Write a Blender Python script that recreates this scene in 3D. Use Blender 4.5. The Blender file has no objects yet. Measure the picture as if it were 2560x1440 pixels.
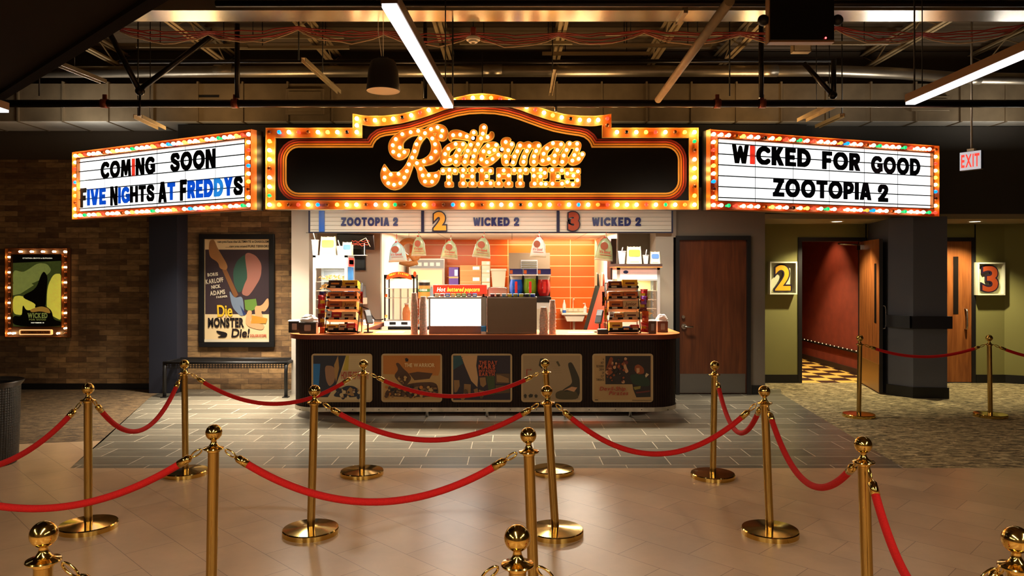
import bpy, bmesh, math, random
from mathutils import Matrix, Vector
random.seed(7)
SC = bpy.context.scene
C = SC.collection
PI = math.pi
# ---------------------------------------------------------------- camera, exposure, world
F, HC, HY = 1850.0, 1.72, 683.0          # focal length in photo pixels, eye height, horizon row
cam_d = bpy.data.cameras.new('camera'); cam = bpy.data.objects.new('camera', cam_d); C.objects.link(cam)
cam.location = (0, 0, HC); cam.rotation_euler = (PI/2, 0, 0)
cam_d.sensor_width = 36; cam_d.lens = 36*F/2560; cam_d.shift_y = -(720-HY)/2560
cam_d.clip_start = 0.05; cam_d.clip_end = 100
SC.camera = cam
SC.view_settings.view_transform = 'Standard'; SC.view_settings.look = 'None'
SC.view_settings.gamma = 1; SC.view_settings.use_curve_mapping = False
SC.view_settings.exposure = 0.22
wd = bpy.data.worlds.new('world'); SC.world = wd; wd.use_nodes = True
wd.node_tree.nodes['Background'].inputs[0].default_value = (1.0, 0.75, 0.5, 1)
wd.node_tree.nodes['Background'].inputs[1].default_value = 0.018

def area(name, loc, rot, sx, sy, power, col, spread=PI):
    d = bpy.data.lights.new(name, 'AREA'); d.shape = 'RECTANGLE'; d.size = sx; d.size_y = sy
    d.energy = power; d.color = col; d.spread = spread
    o = bpy.data.objects.new(name, d); o.location = loc; o.rotation_euler = rot; C.objects.link(o); return o
def spot(name, loc, target, power, col, angle, blend=0.5, size=0.04):
    d = bpy.data.lights.new(name, 'SPOT'); d.energy = power; d.color = col; d.spot_size = angle
    d.spot_blend = blend; d.shadow_soft_size = size
    o = bpy.data.objects.new(name, d); o.location = loc
    o.rotation_euler = (Vector(target)-Vector(loc)).to_track_quat('-Z', 'Y').to_euler(); C.objects.link(o); return o
DAY = (1.0, 0.90, 0.74); WARM = (1.0, 0.62, 0.28); COOL = (0.85, 0.93, 1.0)
# recessed lamps in the underside of the canopy above the counter
for lx, lp in ((-3.05, 54), (-2.1, 46), (-1.05, 62), (0, 60), (1.05, 40), (1.95, 18)):
    area('canopy_lamp', (lx, 9.45, 2.70), (0, 0, 0), .30, .30, lp*1.05, DAY, 1.75)
    area('canopy_lamp', (lx+.3, 9.45, 2.70), (0, 0, 0), .20, .20, lp*.32, DAY)
area('canopy_lamp', (-3.85, 9.8, 2.70), (0, 0, 0), .30, .30, 55, DAY, 1.9)
for lx in (-4.0, -1.6, .8, 3.2):
    area('canopy_top_fill', (lx, 9.35, 3.42), (PI, 0, 0), .5, .3, 12, (1, .62, .27))  # added uplights, standing in for bulb spill on the ceiling
for lx, ly in ((-5.7, 9.75), (4.7, 9.15), (6.6, 9.6)):
    area('readerboard_top_fill', (lx, ly, 3.46), (PI, 0, 0), .6, .15, 11, (1, .93, .82))  # unseen uplights added to brighten the underside of the back duct
# troffers in the back kitchen ceiling
for lx in (-1.2, .9):
    area('kitchen_lamp', (lx, 12.0, 2.33), (0, 0, 0), 1.1, .5, 72, (1, .86, .68))
area('kitchen_strip_lamp', (.75, 13.82, 2.32), (math.radians(20), 0, 0), 1.6, .12, 14, (1, .72, .32))
# recessed downlights over the theatre doors, in the entrance corridor and along the brick wall
spot('downlight_lamp', (4.83, 10.95, 2.47), (4.68, 11.35, 0), 215, (1, .88, .55), 1.9, .55)
spot('downlight_lamp', (6.88, 10.95, 2.47), (6.85, 11.35, 0), 215, (1, .88, .55), 1.9, .55)
spot('corridor_lamp', (5.35, 13.3, 2.7), (5.75, 13.4, 0), 62, (1, .62, .32), 1.5, .6)
spot('corridor_floor_lamp', (4.9, 13.2, 2.7), (5.0, 12.9, 0), 230, (1, .8, .45), 1.6, .6)
spot('brick_wash_lamp', (-5.9, 9.9, 3.3), (-6.1, 10.95, 1.5), 90, (1, .62, .28), .62, .7)
spot('poster_wash_lamp', (-2.9, 9.2, 2.7), (-4.0, 10.95, .8), 22, (1, .84, .6), 1.2, .6)
# the same strip lights go on behind the camera
for lx in (-4.5, -.6, 3.4):
    area('hall_strip_lamp', (lx, .2, 3.12), (0, 0, 0), .09, 2.4, 82, (1, .80, .58))
    area('hall_strip_lamp', (lx, -2.8, 3.12), (0, 0, 0), .09, 2.4, 82, (1, .80, .58))

# ---------------------------------------------------------------- helpers
def W(px, py, Y): return ((px-1280)*Y/F, Y, HC-(py-HY)*Y/F)
def XX(px, Y): return (px-1280)*Y/F
def ZZ(py, Y): return HC-(py-HY)*Y/F
def lin(c):
    return tuple((x/255/12.92 if x/255 <= .04045 else ((x/255+.055)/1.055)**2.4) for x in c)
MATS = {}
def mat(name, c, rough=.55, metal=0, emit=None, es=0, noise=0, nscale=6, bump=0, bscale=40, spec=.5, trans=0, coat=0, ior=1.45, stretch=(1,1,1)):
    """Plain surface; c is an sRGB colour. noise varies the colour, bump roughens the surface."""
    if name in MATS: return MATS[name]
    m = bpy.data.materials.new(name); m.use_nodes = True
    nt = m.node_tree; b = nt.nodes['Principled BSDF']; L = nt.links.new
    c = lin(c)
    b.inputs['Base Color'].default_value = (*c, 1); b.inputs['Roughness'].default_value = rough
    b.inputs['Metallic'].default_value = metal; b.inputs['Specular IOR Level'].default_value = spec
    b.inputs['Transmission Weight'].default_value = trans; b.inputs['IOR'].default_value = ior
    b.inputs['Coat Weight'].default_value = coat; b.inputs['Coat Roughness'].default_value = .08
    if emit is not None:
        b.inputs['Emission Color'].default_value = (*emit, 1); b.inputs['Emission Strength'].default_value = es
    if noise or bump:
        tc = nt.nodes.new('ShaderNodeTexCoord'); mp = nt.nodes.new('ShaderNodeMapping')
        mp.inputs['Scale'].default_value = stretch; L(tc.outputs['Object'], mp.inputs['Vector'])
    if noise:
        n = nt.nodes.new('ShaderNodeTexNoise'); n.inputs['Scale'].default_value = nscale; n.inputs['Detail'].default_value = 6
        L(mp.outputs[0], n.inputs['Vector'])
        r = nt.nodes.new('ShaderNodeValToRGB')
        r.color_ramp.elements[0].position = .3; r.color_ramp.elements[1].position = .7
        r.color_ramp.elements[0].color = (*[x*(1-noise) for x in c], 1)
        r.color_ramp.elements[1].color = (*[min(1, x*(1+noise)) for x in c], 1)
        L(n.outputs['Fac'], r.inputs[0]); L(r.outputs[0], b.inputs['Base Color'])
    if bump:
        n2 = nt.nodes.new('ShaderNodeTexNoise'); n2.inputs['Scale'].default_value = bscale; n2.inputs['Detail'].default_value = 4
        L(mp.outputs[0], n2.inputs['Vector'])
        bp = nt.nodes.new('ShaderNodeBump'); bp.inputs['Strength'].default_value = bump; bp.inputs['Distance'].default_value = .01
        L(n2.outputs['Fac'], bp.inputs['Height']); L(bp.outputs[0], b.inputs['Normal'])
    MATS[name] = m; return m
def brick_mat(name, c1, c2, mortar, bw, bh, msize, rough, offset=.5, rotz=0, vertical=False, var=.5, nscale=3, stretch=(1,1,1), bump=.25, freq=2, spec=.5, loc=(0,0,0)):
    m = bpy.data.materials.new(name); m.use_nodes = True
    nt = m.node_tree; b = nt.nodes['Principled BSDF']; L = nt.links.new
    tc = nt.nodes.new('ShaderNodeTexCoord'); mp = nt.nodes.new('ShaderNodeMapping')
    if vertical: mp.inputs['Rotation'].default_value = (-PI/2, 0, 0)
    else: mp.inputs['Rotation'].default_value = (0, 0, rotz)
    mp.inputs['Location'].default_value = loc
    L(tc.outputs['Object'], mp.inputs['Vector'])
    bt = nt.nodes.new('ShaderNodeTexBrick'); bt.offset = offset; bt.offset_frequency = freq
    bt.inputs['Color1'].default_value = (*lin(c1), 1); bt.inputs['Color2'].default_value = (*lin(c2), 1)
    bt.inputs['Mortar'].default_value = (*lin(mortar), 1); bt.inputs['Scale'].default_value = 1
    bt.inputs['Mortar Size'].default_value = msize; bt.inputs['Mortar Smooth'].default_value = .1; bt.inputs['Bias'].default_value = 0
    bt.inputs['Brick Width'].default_value = bw; bt.inputs['Row Height'].default_value = bh
    L(mp.outputs[0], bt.inputs['Vector'])
    mp2 = nt.nodes.new('ShaderNodeMapping'); mp2.inputs['Scale'].default_value = stretch; L(tc.outputs['Object'], mp2.inputs['Vector'])
    n = nt.nodes.new('ShaderNodeTexNoise'); n.inputs['Scale'].default_value = nscale; n.inputs['Detail'].default_value = 8; n.inputs['Roughness'].default_value = .65
    L(mp2.outputs[0], n.inputs['Vector'])
    mr = nt.nodes.new('ShaderNodeMapRange'); mr.inputs['From Min'].default_value = .25; mr.inputs['From Max'].default_value = .75
    mr.inputs['To Min'].default_value = 1-var; mr.inputs['To Max'].default_value = 1+var*.6; L(n.outputs['Fac'], mr.inputs['Value'])
    mx = nt.nodes.new('ShaderNodeMix'); mx.data_type = 'RGBA'; mx.blend_type = 'MULTIPLY'; mx.inputs['Factor'].default_value = 1
    L(bt.outputs['Color'], mx.inputs[6]); L(mr.outputs[0], mx.inputs[7]); L(mx.outputs[2], b.inputs['Base Color'])
    b.inputs['Roughness'].default_value = rough; b.inputs['Specular IOR Level'].default_value = spec
    inv = nt.nodes.new('ShaderNodeMath'); inv.operation = 'MULTIPLY_ADD'; inv.inputs[1].default_value = -1; inv.inputs[2].default_value = 1
    L(bt.outputs['Fac'], inv.inputs[0])
    ad = nt.nodes.new('ShaderNodeMath'); ad.operation = 'MULTIPLY_ADD'; ad.inputs[1].default_value = .35
    L(n.outputs['Fac'], ad.inputs[0]); L(inv.outputs[0], ad.inputs[2])
    bp = nt.nodes.new('ShaderNodeBump'); bp.inputs['Strength'].default_value = bump; bp.inputs['Distance'].default_value = .008
    L(ad.outputs[0], bp.inputs['Height']); L(bp.outputs[0], b.inputs['Normal'])
    return m
def carpet_mat(name, c1, c2, c3):
    m = bpy.data.materials.new(name); m.use_nodes = True
    nt = m.node_tree; b = nt.nodes['Principled BSDF']; L = nt.links.new
    tc = nt.nodes.new('ShaderNodeTexCoord'); mp = nt.nodes.new('ShaderNodeMapping'); mp.inputs['Scale'].default_value = (1.0, 2.4, 1)
    L(tc.outputs['Object'], mp.inputs['Vector'])
    n = nt.nodes.new('ShaderNodeTexNoise'); n.inputs['Scale'].default_value = 8; n.inputs['Detail'].default_value = 9; n.inputs['Roughness'].default_value = .78
    n.inputs['Distortion'].default_value = .8
    L(mp.outputs[0], n.inputs['Vector'])
    r = nt.nodes.new('ShaderNodeValToRGB'); e = r.color_ramp.elements
    e[0].position = .40; e[0].color = (*lin(c1), 1); e[1].position = .62; e[1].color = (*lin(c3), 1)
    k = e.new(.5); k.color = (*lin(c2), 1)
    L(n.outputs['Fac'], r.inputs[0]); L(r.outputs[0], b.inputs['Base Color']); b.inputs['Roughness'].default_value = .95
    n2 = nt.nodes.new('ShaderNodeTexNoise'); n2.inputs['Scale'].default_value = 160; L(tc.outputs['Object'], n2.inputs['Vector'])
    bp = nt.nodes.new('ShaderNodeBump'); bp.inputs['Strength'].default_value = .5; bp.inputs['Distance'].default_value = .004
    L(n2.outputs['Fac'], bp.inputs['Height']); L(bp.outputs[0], b.inputs['Normal'])
    return m
def checker_mat(name, c1, c2, scale, rough):
    m = bpy.data.materials.new(name); m.use_nodes = True
    nt = m.node_tree; b = nt.nodes['Principled BSDF']; L = nt.links.new
    tc = nt.nodes.new('ShaderNodeTexCoord'); ch = nt.nodes.new('ShaderNodeTexChecker')
    ch.inputs['Color1'].default_value = (*lin(c1), 1); ch.inputs['Color2'].default_value = (*lin(c2), 1); ch.inputs['Scale'].default_value = scale
    mp = nt.nodes.new('ShaderNodeMapping'); mp.inputs['Location'].default_value = (.02, .03, .5/scale)
    L(tc.outputs['Object'], mp.inputs[0]); L(mp.outputs[0], ch.inputs['Vector']); L(ch.outputs[0], b.inputs['Base Color']); b.inputs['Roughness'].default_value = rough
    return m
def wood_mat(name, c1, c2, rough=.4, scale=(9, 9, .7)):
    m = bpy.data.materials.new(name); m.use_nodes = True
    nt = m.node_tree; b = nt.nodes['Principled BSDF']; L = nt.links.new
    tc = nt.nodes.new('ShaderNodeTexCoord'); mp = nt.nodes.new('ShaderNodeMapping'); mp.inputs['Scale'].default_value = scale
    L(tc.outputs['Object'], mp.inputs['Vector'])
    n = nt.nodes.new('ShaderNodeTexNoise'); n.inputs['Scale'].default_value = 2.2; n.inputs['Detail'].default_value = 9; n.inputs['Distortion'].default_value = .6
    L(mp.outputs[0], n.inputs['Vector'])
    r = nt.nodes.new('ShaderNodeValToRGB'); e = r.color_ramp.elements
    e[0].position = .32; e[0].color = (*lin(c1), 1); e[1].position = .68; e[1].color = (*lin(c2), 1)
    L(n.outputs['Fac'], r.inputs[0]); L(r.outputs[0], b.inputs['Base Color']); b.inputs['Roughness'].default_value = rough
    return m

GC = {}
def glyph(ch, off, ext):
    """A letter of the built-in font: verts scaled to cap height 1, faces, left and right edge."""
    k = (ch, off, ext)
    if k not in GC:
        cu = bpy.data.curves.new('glyph', 'FONT'); cu.body = ch; cu.offset = off; cu.extrude = .5 if ext else 0; cu.resolution_u = 4
        ob = bpy.data.objects.new('glyph', cu); C.objects.link(ob)
        dg = bpy.context.evaluated_depsgraph_get()
        me = bpy.data.meshes.new_from_object(ob.evaluated_get(dg))
        s = 1/(.682+2*off)
        vs = [(v.co.x*s, (v.co.y+off)*s, v.co.z) for v in me.vertices]; fs = [tuple(p.vertices) for p in me.polygons]
        xs = [v[0] for v in vs] or [0, .3]
        GC[k] = (vs, fs, min(xs), max(xs))
        bpy.data.objects.remove(ob); bpy.data.curves.remove(cu); bpy.data.meshes.remove(me)
    return GC[k]

class MB:
    """Collects shapes and links them as ONE mesh object. Local axes: x right, y away from the viewer, z up."""
    def __init__(s): s.v = []; s.f = []; s.mi = []; s.sm = []; s.T = Matrix(); s.m = 0
    def add(s, vs, fs, smooth=False):
        b = len(s.v); T = s.T
        s.v += [tuple(T @ Vector(v)) for v in vs]
        s.f += [tuple(b+i for i in f) for f in fs]; s.mi += [s.m]*len(fs)
        s.sm += smooth if isinstance(smooth, list) else [smooth]*len(fs)
        return s
    def box(s, x0, x1, y0, y1, z0, z1):
        return s.add([(x0,y0,z0),(x1,y0,z0),(x1,y1,z0),(x0,y1,z0),(x0,y0,z1),(x1,y0,z1),(x1,y1,z1),(x0,y1,z1)],
                     [(0,3,2,1),(4,5,6,7),(0,1,5,4),(1,2,6,5),(2,3,7,6),(3,0,4,7)])
    def prism(s, poly, y0, y1, smooth=False):
        n = len(poly)
        return s.add([(x,y0,z) for x,z in poly]+[(x,y1,z) for x,z in poly],
                     [tuple(range(n)), tuple(range(2*n-1, n-1, -1))]+[(i,i+n,(i+1)%n+n,(i+1)%n) for i in range(n)], [False, False]+[smooth]*n)
    def prismz(s, poly, z0, z1, smooth=False):
        n = len(poly)
        return s.add([(x,y,z0) for x,y in poly]+[(x,y,z1) for x,y in poly],
                     [tuple(range(n-1,-1,-1)), tuple(range(n, 2*n))]+[(i,(i+1)%n,(i+1)%n+n,i+n) for i in range(n)], [False, False]+[smooth]*n)
    def flat(s, poly, y=0): return s.add([(x,y,z) for x,z in poly], [tuple(range(len(poly)))])
    def tube(s, pts, r, n=8, caps=True):
        P = [Vector(p) for p in pts]; R = r if isinstance(r, (list, tuple)) else [r]*len(P)
        vs, fs = [], []; N = None
        for i, p in enumerate(P):
            t = (P[min(i+1, len(P)-1)]-P[max(i-1, 0)]).normalized()
            if N is None:
                a = Vector((0,0,1)) if abs(t.z) < .9 else Vector((1,0,0)); N = (a-t*a.dot(t)).normalized()
            else: N = (N-t*N.dot(t)).normalized()
            B = t.cross(N)
            vs += [p+(N*math.cos(2*PI*k/n)+B*math.sin(2*PI*k/n))*R[i] for k in range(n)]
        for i in range(len(P)-1):
            fs += [(i*n+k, i*n+(k+1)%n, (i+1)*n+(k+1)%n, (i+1)*n+k) for k in range(n)]
        sm = [n > 4]*len(fs)
        if caps: fs += [tuple(range(n-1,-1,-1)), tuple(range((len(P)-1)*n, len(P)*n))]; sm += [False, False]
        return s.add(vs, fs, sm)
    def lathe(s, prof, n=24, c=(0,0,0)):
        """prof: (radius, z) from bottom to top; sharp corners stay sharp."""
        rings = []; out = []
        for i, p in enumerate(prof):
            rings.append(p)
            if 0 < i < len(prof)-1:
                a = Vector(p)-Vector(prof[i-1]); b = Vector(prof[i+1])-Vector(p)
                if a.length > 1e-6 and b.length > 1e-6 and a.angle(b) > .6: rings.append(p); out.append(len(rings)-2)
        vs = []
        for r, z in rings: vs += [(c[0]+r*math.cos(2*PI*k/n), c[1]+r*math.sin(2*PI*k/n), c[2]+z) for k in range(n)]
        fs = []
        for i in range(len(rings)-1):
            if i in out: continue
            fs += [(i*n+k, i*n+(k+1)%n, (i+1)*n+(k+1)%n, (i+1)*n+k) for k in range(n)]
        return s.add(vs, fs, True)
    def ball(s, c, r, n=14, m=8, sc=(1,1,1)):
        vs = [(c[0], c[1], c[2]-r*sc[2])]; fs = []
        for i in range(1, m):
            a = -PI/2+PI*i/m
            vs += [(c[0]+r*sc[0]*math.cos(a)*math.cos(2*PI*k/n), c[1]+r*sc[1]*math.cos(a)*math.sin(2*PI*k/n), c[2]+r*sc[2]*math.sin(a)) for k in range(n)]
        vs.append((c[0], c[1], c[2]+r*sc[2])); e = len(vs)-1
        fs += [(0, 1+(k+1)%n, 1+k) for k in range(n)]+[(e, e-n+k, e-n+(k+1)%n) for k in range(n)]
        for i in range(m-2): fs += [(1+i*n+k, 1+i*n+(k+1)%n, 1+(i+1)*n+(k+1)%n, 1+(i+1)*n+k) for k in range(n)]
        return s.add(vs, fs, True)
    def band(s, path, o0, o1, y, closed=False, r=None):
        """A flat band along an (x,z) path between two offsets to its left; r: per-point half widths instead."""
        n = len(path); A, B = [], []
        for i in range(n):
            p = Vector(path[i]); q0 = Vector(path[i-1] if (closed or i) else path[0]); q1 = Vector(path[(i+1) % n] if (closed or i < n-1) else path[-1])
            d0 = (p-q0); d1 = (q1-p)
            d0 = d0.normalized() if d0.length > 1e-9 else d1.normalized(); d1 = d1.normalized() if d1.length > 1e-9 else d0
            t = (d0+d1).normalized() if (d0+d1).length > 1e-6 else d0
            nn = Vector((-t.y, t.x)); k = 1/max(.5, nn.dot(Vector((-d0.y, d0.x))))
            a, b = (-r[i], r[i]) if r else (o0, o1)
            A.append(p+nn*a*k); B.append(p+nn*b*k)
        vs = [(a.x, y, a.y) for a in A]+[(b.x, y, b.y) for b in B]
        fs = [(i, (i+1) % n, n+(i+1) % n, n+i) for i in range(n if closed else n-1)]
        return s.add(vs, fs)
    def disc(s, x, z, r, y, n=16): return s.flat([(x+r*math.cos(2*PI*k/n), z+r*math.sin(2*PI*k/n)) for k in range(n)], y)
    def text(s, t, x, z, h, y, width=None, off=.02, depth=0, sx=1.0, align='l', shear=0, gap=.12, rot=0, space=.35):
        pen = 0; parts = []
        for ch in t:
            if ch == ' ': pen += space; continue
            vs, fs, a, b = glyph(ch, off, depth > 0); parts.append((vs, fs, pen-a)); pen += b-a+gap
        tot = max(pen-gap, .01)
        k = width/(tot*h) if width else sx
        x0 = -tot*k*h*{'l': 0, 'c': .5, 'r': 1}[align]
        ca, sa = math.cos(rot), math.sin(rot)
        for vs, fs, o in parts:
            out = []
            for vx, vy, vz in vs:
                X = x0+(vx+o)*k*h+shear*vy*h; Z = vy*h
                out.append((x+X*ca-Z*sa, y-vz*depth, z+X*sa+Z*ca))
            s.add(out, fs)
        return s
    def build(s, name, mats, parent=None, bevel=0, seg=2, recalc=True):
        me = bpy.data.meshes.new(name); me.from_pydata(s.v, [], s.f)
        mats = mats if isinstance(mats, (list, tuple)) else [mats]
        for m in mats: me.materials.append(m)
        me.polygons.foreach_set('material_index', s.mi); me.polygons.foreach_set('use_smooth', s.sm)
        if recalc:
            bm = bmesh.new(); bm.from_mesh(me); bmesh.ops.remove_doubles(bm, verts=bm.verts, dist=1e-6) if bevel else None
            bmesh.ops.recalc_face_normals(bm, faces=bm.faces); bm.to_mesh(me); bm.free()
        me.update()
        o = bpy.data.objects.new(name, me); C.objects.link(o)
        if parent is not None: o.parent = parent
        if bevel:
            b = o.modifiers.new('bevel', 'BEVEL'); b.width = bevel; b.segments = seg; b.limit_method = 'ANGLE'; b.angle_limit = .7; b.harden_normals = False
        return o
def RZ(a): return Matrix.Rotation(a, 4, 'Z')
def TR(x, y, z): return Matrix.Translation((x, y, z))
def tag(o, label, cat, group=None, kind=None):
    if label: o['label'] = label
    if cat: o['category'] = cat
    if group: o['group'] = group
    if kind: o['kind'] = kind
    return o
def thing(name, label, cat, loc=(0,0,0), rotz=0, group=None):
    o = bpy.data.objects.new(name, None); C.objects.link(o); o.empty_display_size = .05
    o.location = loc; o.rotation_euler = (0, 0, rotz); return tag(o, label, cat, group)
def struct(o): o['kind'] = 'structure'; return o
KIDS = {}
def dup(root, loc, rotz, label, group=None):
    """A copy of a thing with copies of its parts and their sub-parts; the meshes are shared."""
    r = root.copy(); C.objects.link(r); r.location = loc; r.rotation_euler = (0, 0, rotz); r['label'] = label
    if group: r['group'] = group
    def kids(a, b):
        for ch in [o for o in ALLK() if o.parent == a]:
            c = ch.copy(); C.objects.link(c); c.parent = b; kids(ch, c)
    kids(root, r); return r
def ALLK(): return list(C.objects)
def rrect(x0, x1, z0, z1, r, n=5):
    P = []
    for cx, cz, a in ((x1-r, z0+r, -PI/2), (x1-r, z1-r, 0), (x0+r, z1-r, PI/2), (x0+r, z0+r, PI)):
        P += [(cx+r*math.cos(a+PI/2*k/n), cz+r*math.sin(a+PI/2*k/n)) for k in range(n+1)]
    return P
def ell(x, z, a, b, n=20, rot=0):
    return [(x+a*math.cos(t)*math.cos(rot)-b*math.sin(t)*math.sin(rot), z+a*math.cos(t)*math.sin(rot)+b*math.sin(t)*math.cos(rot)) for t in (2*PI*k/n for k in range(n))]
def sag(a, b, s, n=18):
    a, b = Vector(a), Vector(b)
    return [a.lerp(b, k/n)-Vector((0, 0, 4*s*(k/n)*(1-k/n))) for k in range(n+1)]
# ---------------------------------------------------------------- shared materials
M = dict(
    black=mat('black_paint', (16,14,14), .45), dark=mat('dark_metal', (30,27,25), .45, .3), navy=mat('dark_blue_paint', (34,36,48), .6),
    brass=mat('polished_brass', (222,188,104), .12, 1), brassd=mat('brushed_brass', (190,158,88), .2, 1, bump=.05, bscale=200, stretch=(1,1,.05)),
    red=mat('red_velvet', (196,14,12), .85, noise=.15, nscale=200, bump=.3, bscale=400),
    steel=mat('stainless_steel', (178,172,165), .28, 1), galv=mat('galvanised_metal', (150,142,130), .42, .85, noise=.18, nscale=5),
    white=mat('white_plastic', (236,232,224), .4), paper=mat('white_paper', (240,236,226), .8), cream=mat('cream_plastic', (226,214,188), .5),
    grey=mat('grey_plastic', (120,120,122), .5), glass=mat('clear_glass', (255,255,255), .03, trans=1, ior=1.08, spec=.3), chrome=mat('chrome', (220,220,220), .1, 1),
    kraft=mat('brown_cardboard', (176,128,78), .8), olive=None)
# ================================================================ THE SETTING
plank_tile = brick_mat('grey_stone_floor_tile', (104,98,85), (132,123,106), (206,194,170), .61, .305, .0045, .3, offset=.33, freq=2, var=.28, nscale=4, stretch=(.7, 5, 1), bump=.08, loc=(.2, .07, 0))
tan_tile = brick_mat('tan_stone_floor_tile', (184,152,119), (197,166,131), (132,106,84), .61, .305, .0022, .3, offset=.5, rotz=PI/4, var=.24, nscale=1.6, bump=.05)
carpet_r = carpet_mat('green_and_tan_carpet', (66,56,36), (140,123,86), (208,186,140))
carpet_l = carpet_mat('brown_carpet', (58,44,26), (98,76,48), (128,102,68))
def slab(name, poly, m, z0=-.1, z1=0.0): return struct(MB().prismz(poly, z0, z1).build(name, m))
YB = 6.53
slab('floor', [(-9.6,-4),(9.6,-4),(9.6,YB),(-9.6,YB)], tan_tile)
slab('floor_tile_strip', [(-3.9,YB),(3.46,YB),(3.85,10.6),(4.0,11.0),(-5.15,11.0),(-5.0,10.2)], plank_tile)
slab('floor_carpet_east', [(3.46,YB),(9.6,YB),(9.6,11.62),(3.3,11.62),(3.3,11.0),(4.0,11.0),(3.85,10.6)], carpet_r)
slab('floor_tan_corner', [(-9.6,YB),(-3.9,YB),(-4.2,7.6),(-9.6,5.8+YB-5.8)], tan_tile)
slab('floor_carpet_west', [(-9.6,YB+.001),(-4.2,7.6),(-5.0,10.2),(-5.15,11.0),(-9.6,11.0)], carpet_l)
slab('floor_kitchen', [(-3.2,11.0),(3.3,11.0),(3.3,14.6),(-3.2,14.6)], mat('red_quarry_tile', (96,60,44), .5))
slab('floor_checker', [(4.3,11.62),(5.95,11.62),(5.95,17.5),(4.3,17.5)], checker_mat('yellow_and_brown_checker', (236,190,96), (58,30,20), 3.28, .4))
# walls
brick = brick_mat('brown_brick', (96,68,40), (158,122,78), (84,64,42), .30, .08, .003, .85, offset=.37, vertical=True, var=.55, nscale=7, stretch=(1, 1, 3), bump=.5, freq=2)
wallw = mat('pale_grey_wall_paint', (176,166,152), .75, bump=.08, bscale=120)
walld = mat('dark_brown_wall_paint', (72,60,46), .8)
wallg = mat('olive_green_wall_paint', (132,126,72), .75, bump=.06, bscale=150)
wallb = mat('blue_grey_wall_paint', (88,89,97), .7, bump=.12, bscale=90)
wallblk = mat('black_canopy_paint', (20,17,15), .7)
def wall(name, x0, x1, y0, y1, z0, z1, m): return struct(MB().box(x0, x1, y0, y1, z0, z1).build(name, m))
DECK = 5.0
wall('wall_brick_west', -9.6, -3.10, 10.95, 11.15, 0, 3.40, brick)
wall('wall_upper_north', -9.6, 9.6, 10.96, 11.16, 3.40, DECK, walld)
wall('wall_west', -9.8, -9.6, -4, 11.2, 0, DECK, walld)
wall('wall_east', 9.6, 9.8, -4, 12, 0, DECK, walld)
wall('wall_south', -9.8, 9.8, -4.2, -4, 0, DECK, walld)
wall('wall_pillar_west', -3.13, -2.88, 10.5, 10.97, 0, 2.75, wallw)
wall('wall_pillar_east', 2.04, 2.29, 10.5, 10.97, 0, 2.75, wallw)
wall('wall_header_north', -2.88, 2.04, 10.5, 10.94, 2.46, 3.80, wallw); wall('wall_header_top', -3.13, 3.59, 10.51, 10.94, 2.75, 3.80, walld)
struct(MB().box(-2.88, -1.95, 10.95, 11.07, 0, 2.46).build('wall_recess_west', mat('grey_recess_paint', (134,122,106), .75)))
struct(MB().box(1.57, 2.04, 10.95, 11.07, 0, 2.46).build('wall_recess_east', mat('shaded_recess_paint', (92,84,74), .75)))  # shade of the unlit recess end put into a darker wall colour
# wall round the service door (door_1)
wall('wall_door_west', 2.29, 2.33, 10.5, 10.7, 2.23, 2.75, wallw)
mdw = MB(); mdw.box(2.33, 3.37, 10.5, 10.7, 2.23, 2.75); mdw.box(3.37, 3.59, 10.5, 10.7, 0, 2.75); mdw.box(3.47, 3.59, 10.7, 11.62, 0, 2.75)
struct(mdw.build('wall_service_door', mat('grey_brown_wall_paint', (114,103,90), .75, bump=.06, bscale=120)))
# kitchen shell
kw = mat('white_kitchen_wall', (240,226,204), .45)
wall('wall_kitchen_west', -2.08, -1.95, 11.07, 14.1, 0, 2.40, kw)
wall('wall_kitchen_east', 1.57, 1.70, 11.07, 14.1, 0, 2.40, kw)
orange = brick_mat('orange_wall_tile', (222,100,30), (228,108,34), (250,214,160), .594, .202, .006, .3, offset=0, vertical=True, var=.06, nscale=2, bump=.1, loc=(.076, -.039, 0))
wall('wall_kitchen_north', -2.08, 1.70, 14.1, 14.25, 0, 2.40, orange)
ctile = brick_mat('white_ceiling_tile', (232,224,208), (236,228,212), (190,180,164), 1.2, .6, .012, .7, offset=0, var=.06, nscale=20, bump=.1)
wall('ceiling_kitchen', -2.9, 2.06, 10.94, 14.25, 2.36, 2.46, ctile)
wall('ceiling_kitchen_front', -2.88, 2.04, 10.5, 10.94, 2.38, 2.459, wallw)
# theatre door recess
wall('ceiling_recess', 3.59, 9.6, 10.5, 11.65, 2.49, 2.56, mat('recess_ceiling_paint', (150,136,104), .7))
wall('wall_upper_east', 3.59, 9.6, 10.5, 10.58, 2.56, 3.80, mat('dark_grey_wall_paint', (58,54,48), .8))
mg = MB(); mg.box(3.59, 4.50, 11.6, 11.75, 0, 2.49); mg.box(4.50, 5.56, 11.6, 11.75, 2.25, 2.49)
mg.box(5.54, 6.42, 11.6, 11.75, 0, 2.49); mg.box(6.40, 7.27, 11.6, 11.75, 2.25, 2.49); mg.box(7.25, 7.73, 11.6, 11.75, 0, 2.49)
struct(mg.build('wall_recess_north', wallg))
struct(MB().prismz([(7.72,11.6),(9.6,10.6),(9.6,10.8),(7.75,11.75)], 0, 2.49).build('wall_recess_angle', wallg))
struct(MB().prismz([(5.34,10.50),(5.53,10.2),(5.97,10.15),(5.97,11.6),(5.58,11.6)], 0, 2.50).build('column_east', wallb))
mb = MB()
mb.prismz([(5.31,10.50),(5.515,10.18),(5.985,10.13),(5.985,11.6),(5.975,11.6),(5.97,10.15),(5.53,10.2),(5.34,10.51)], 0, .15)
struct(mb.build('baseboard_column', M['black']))
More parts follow.
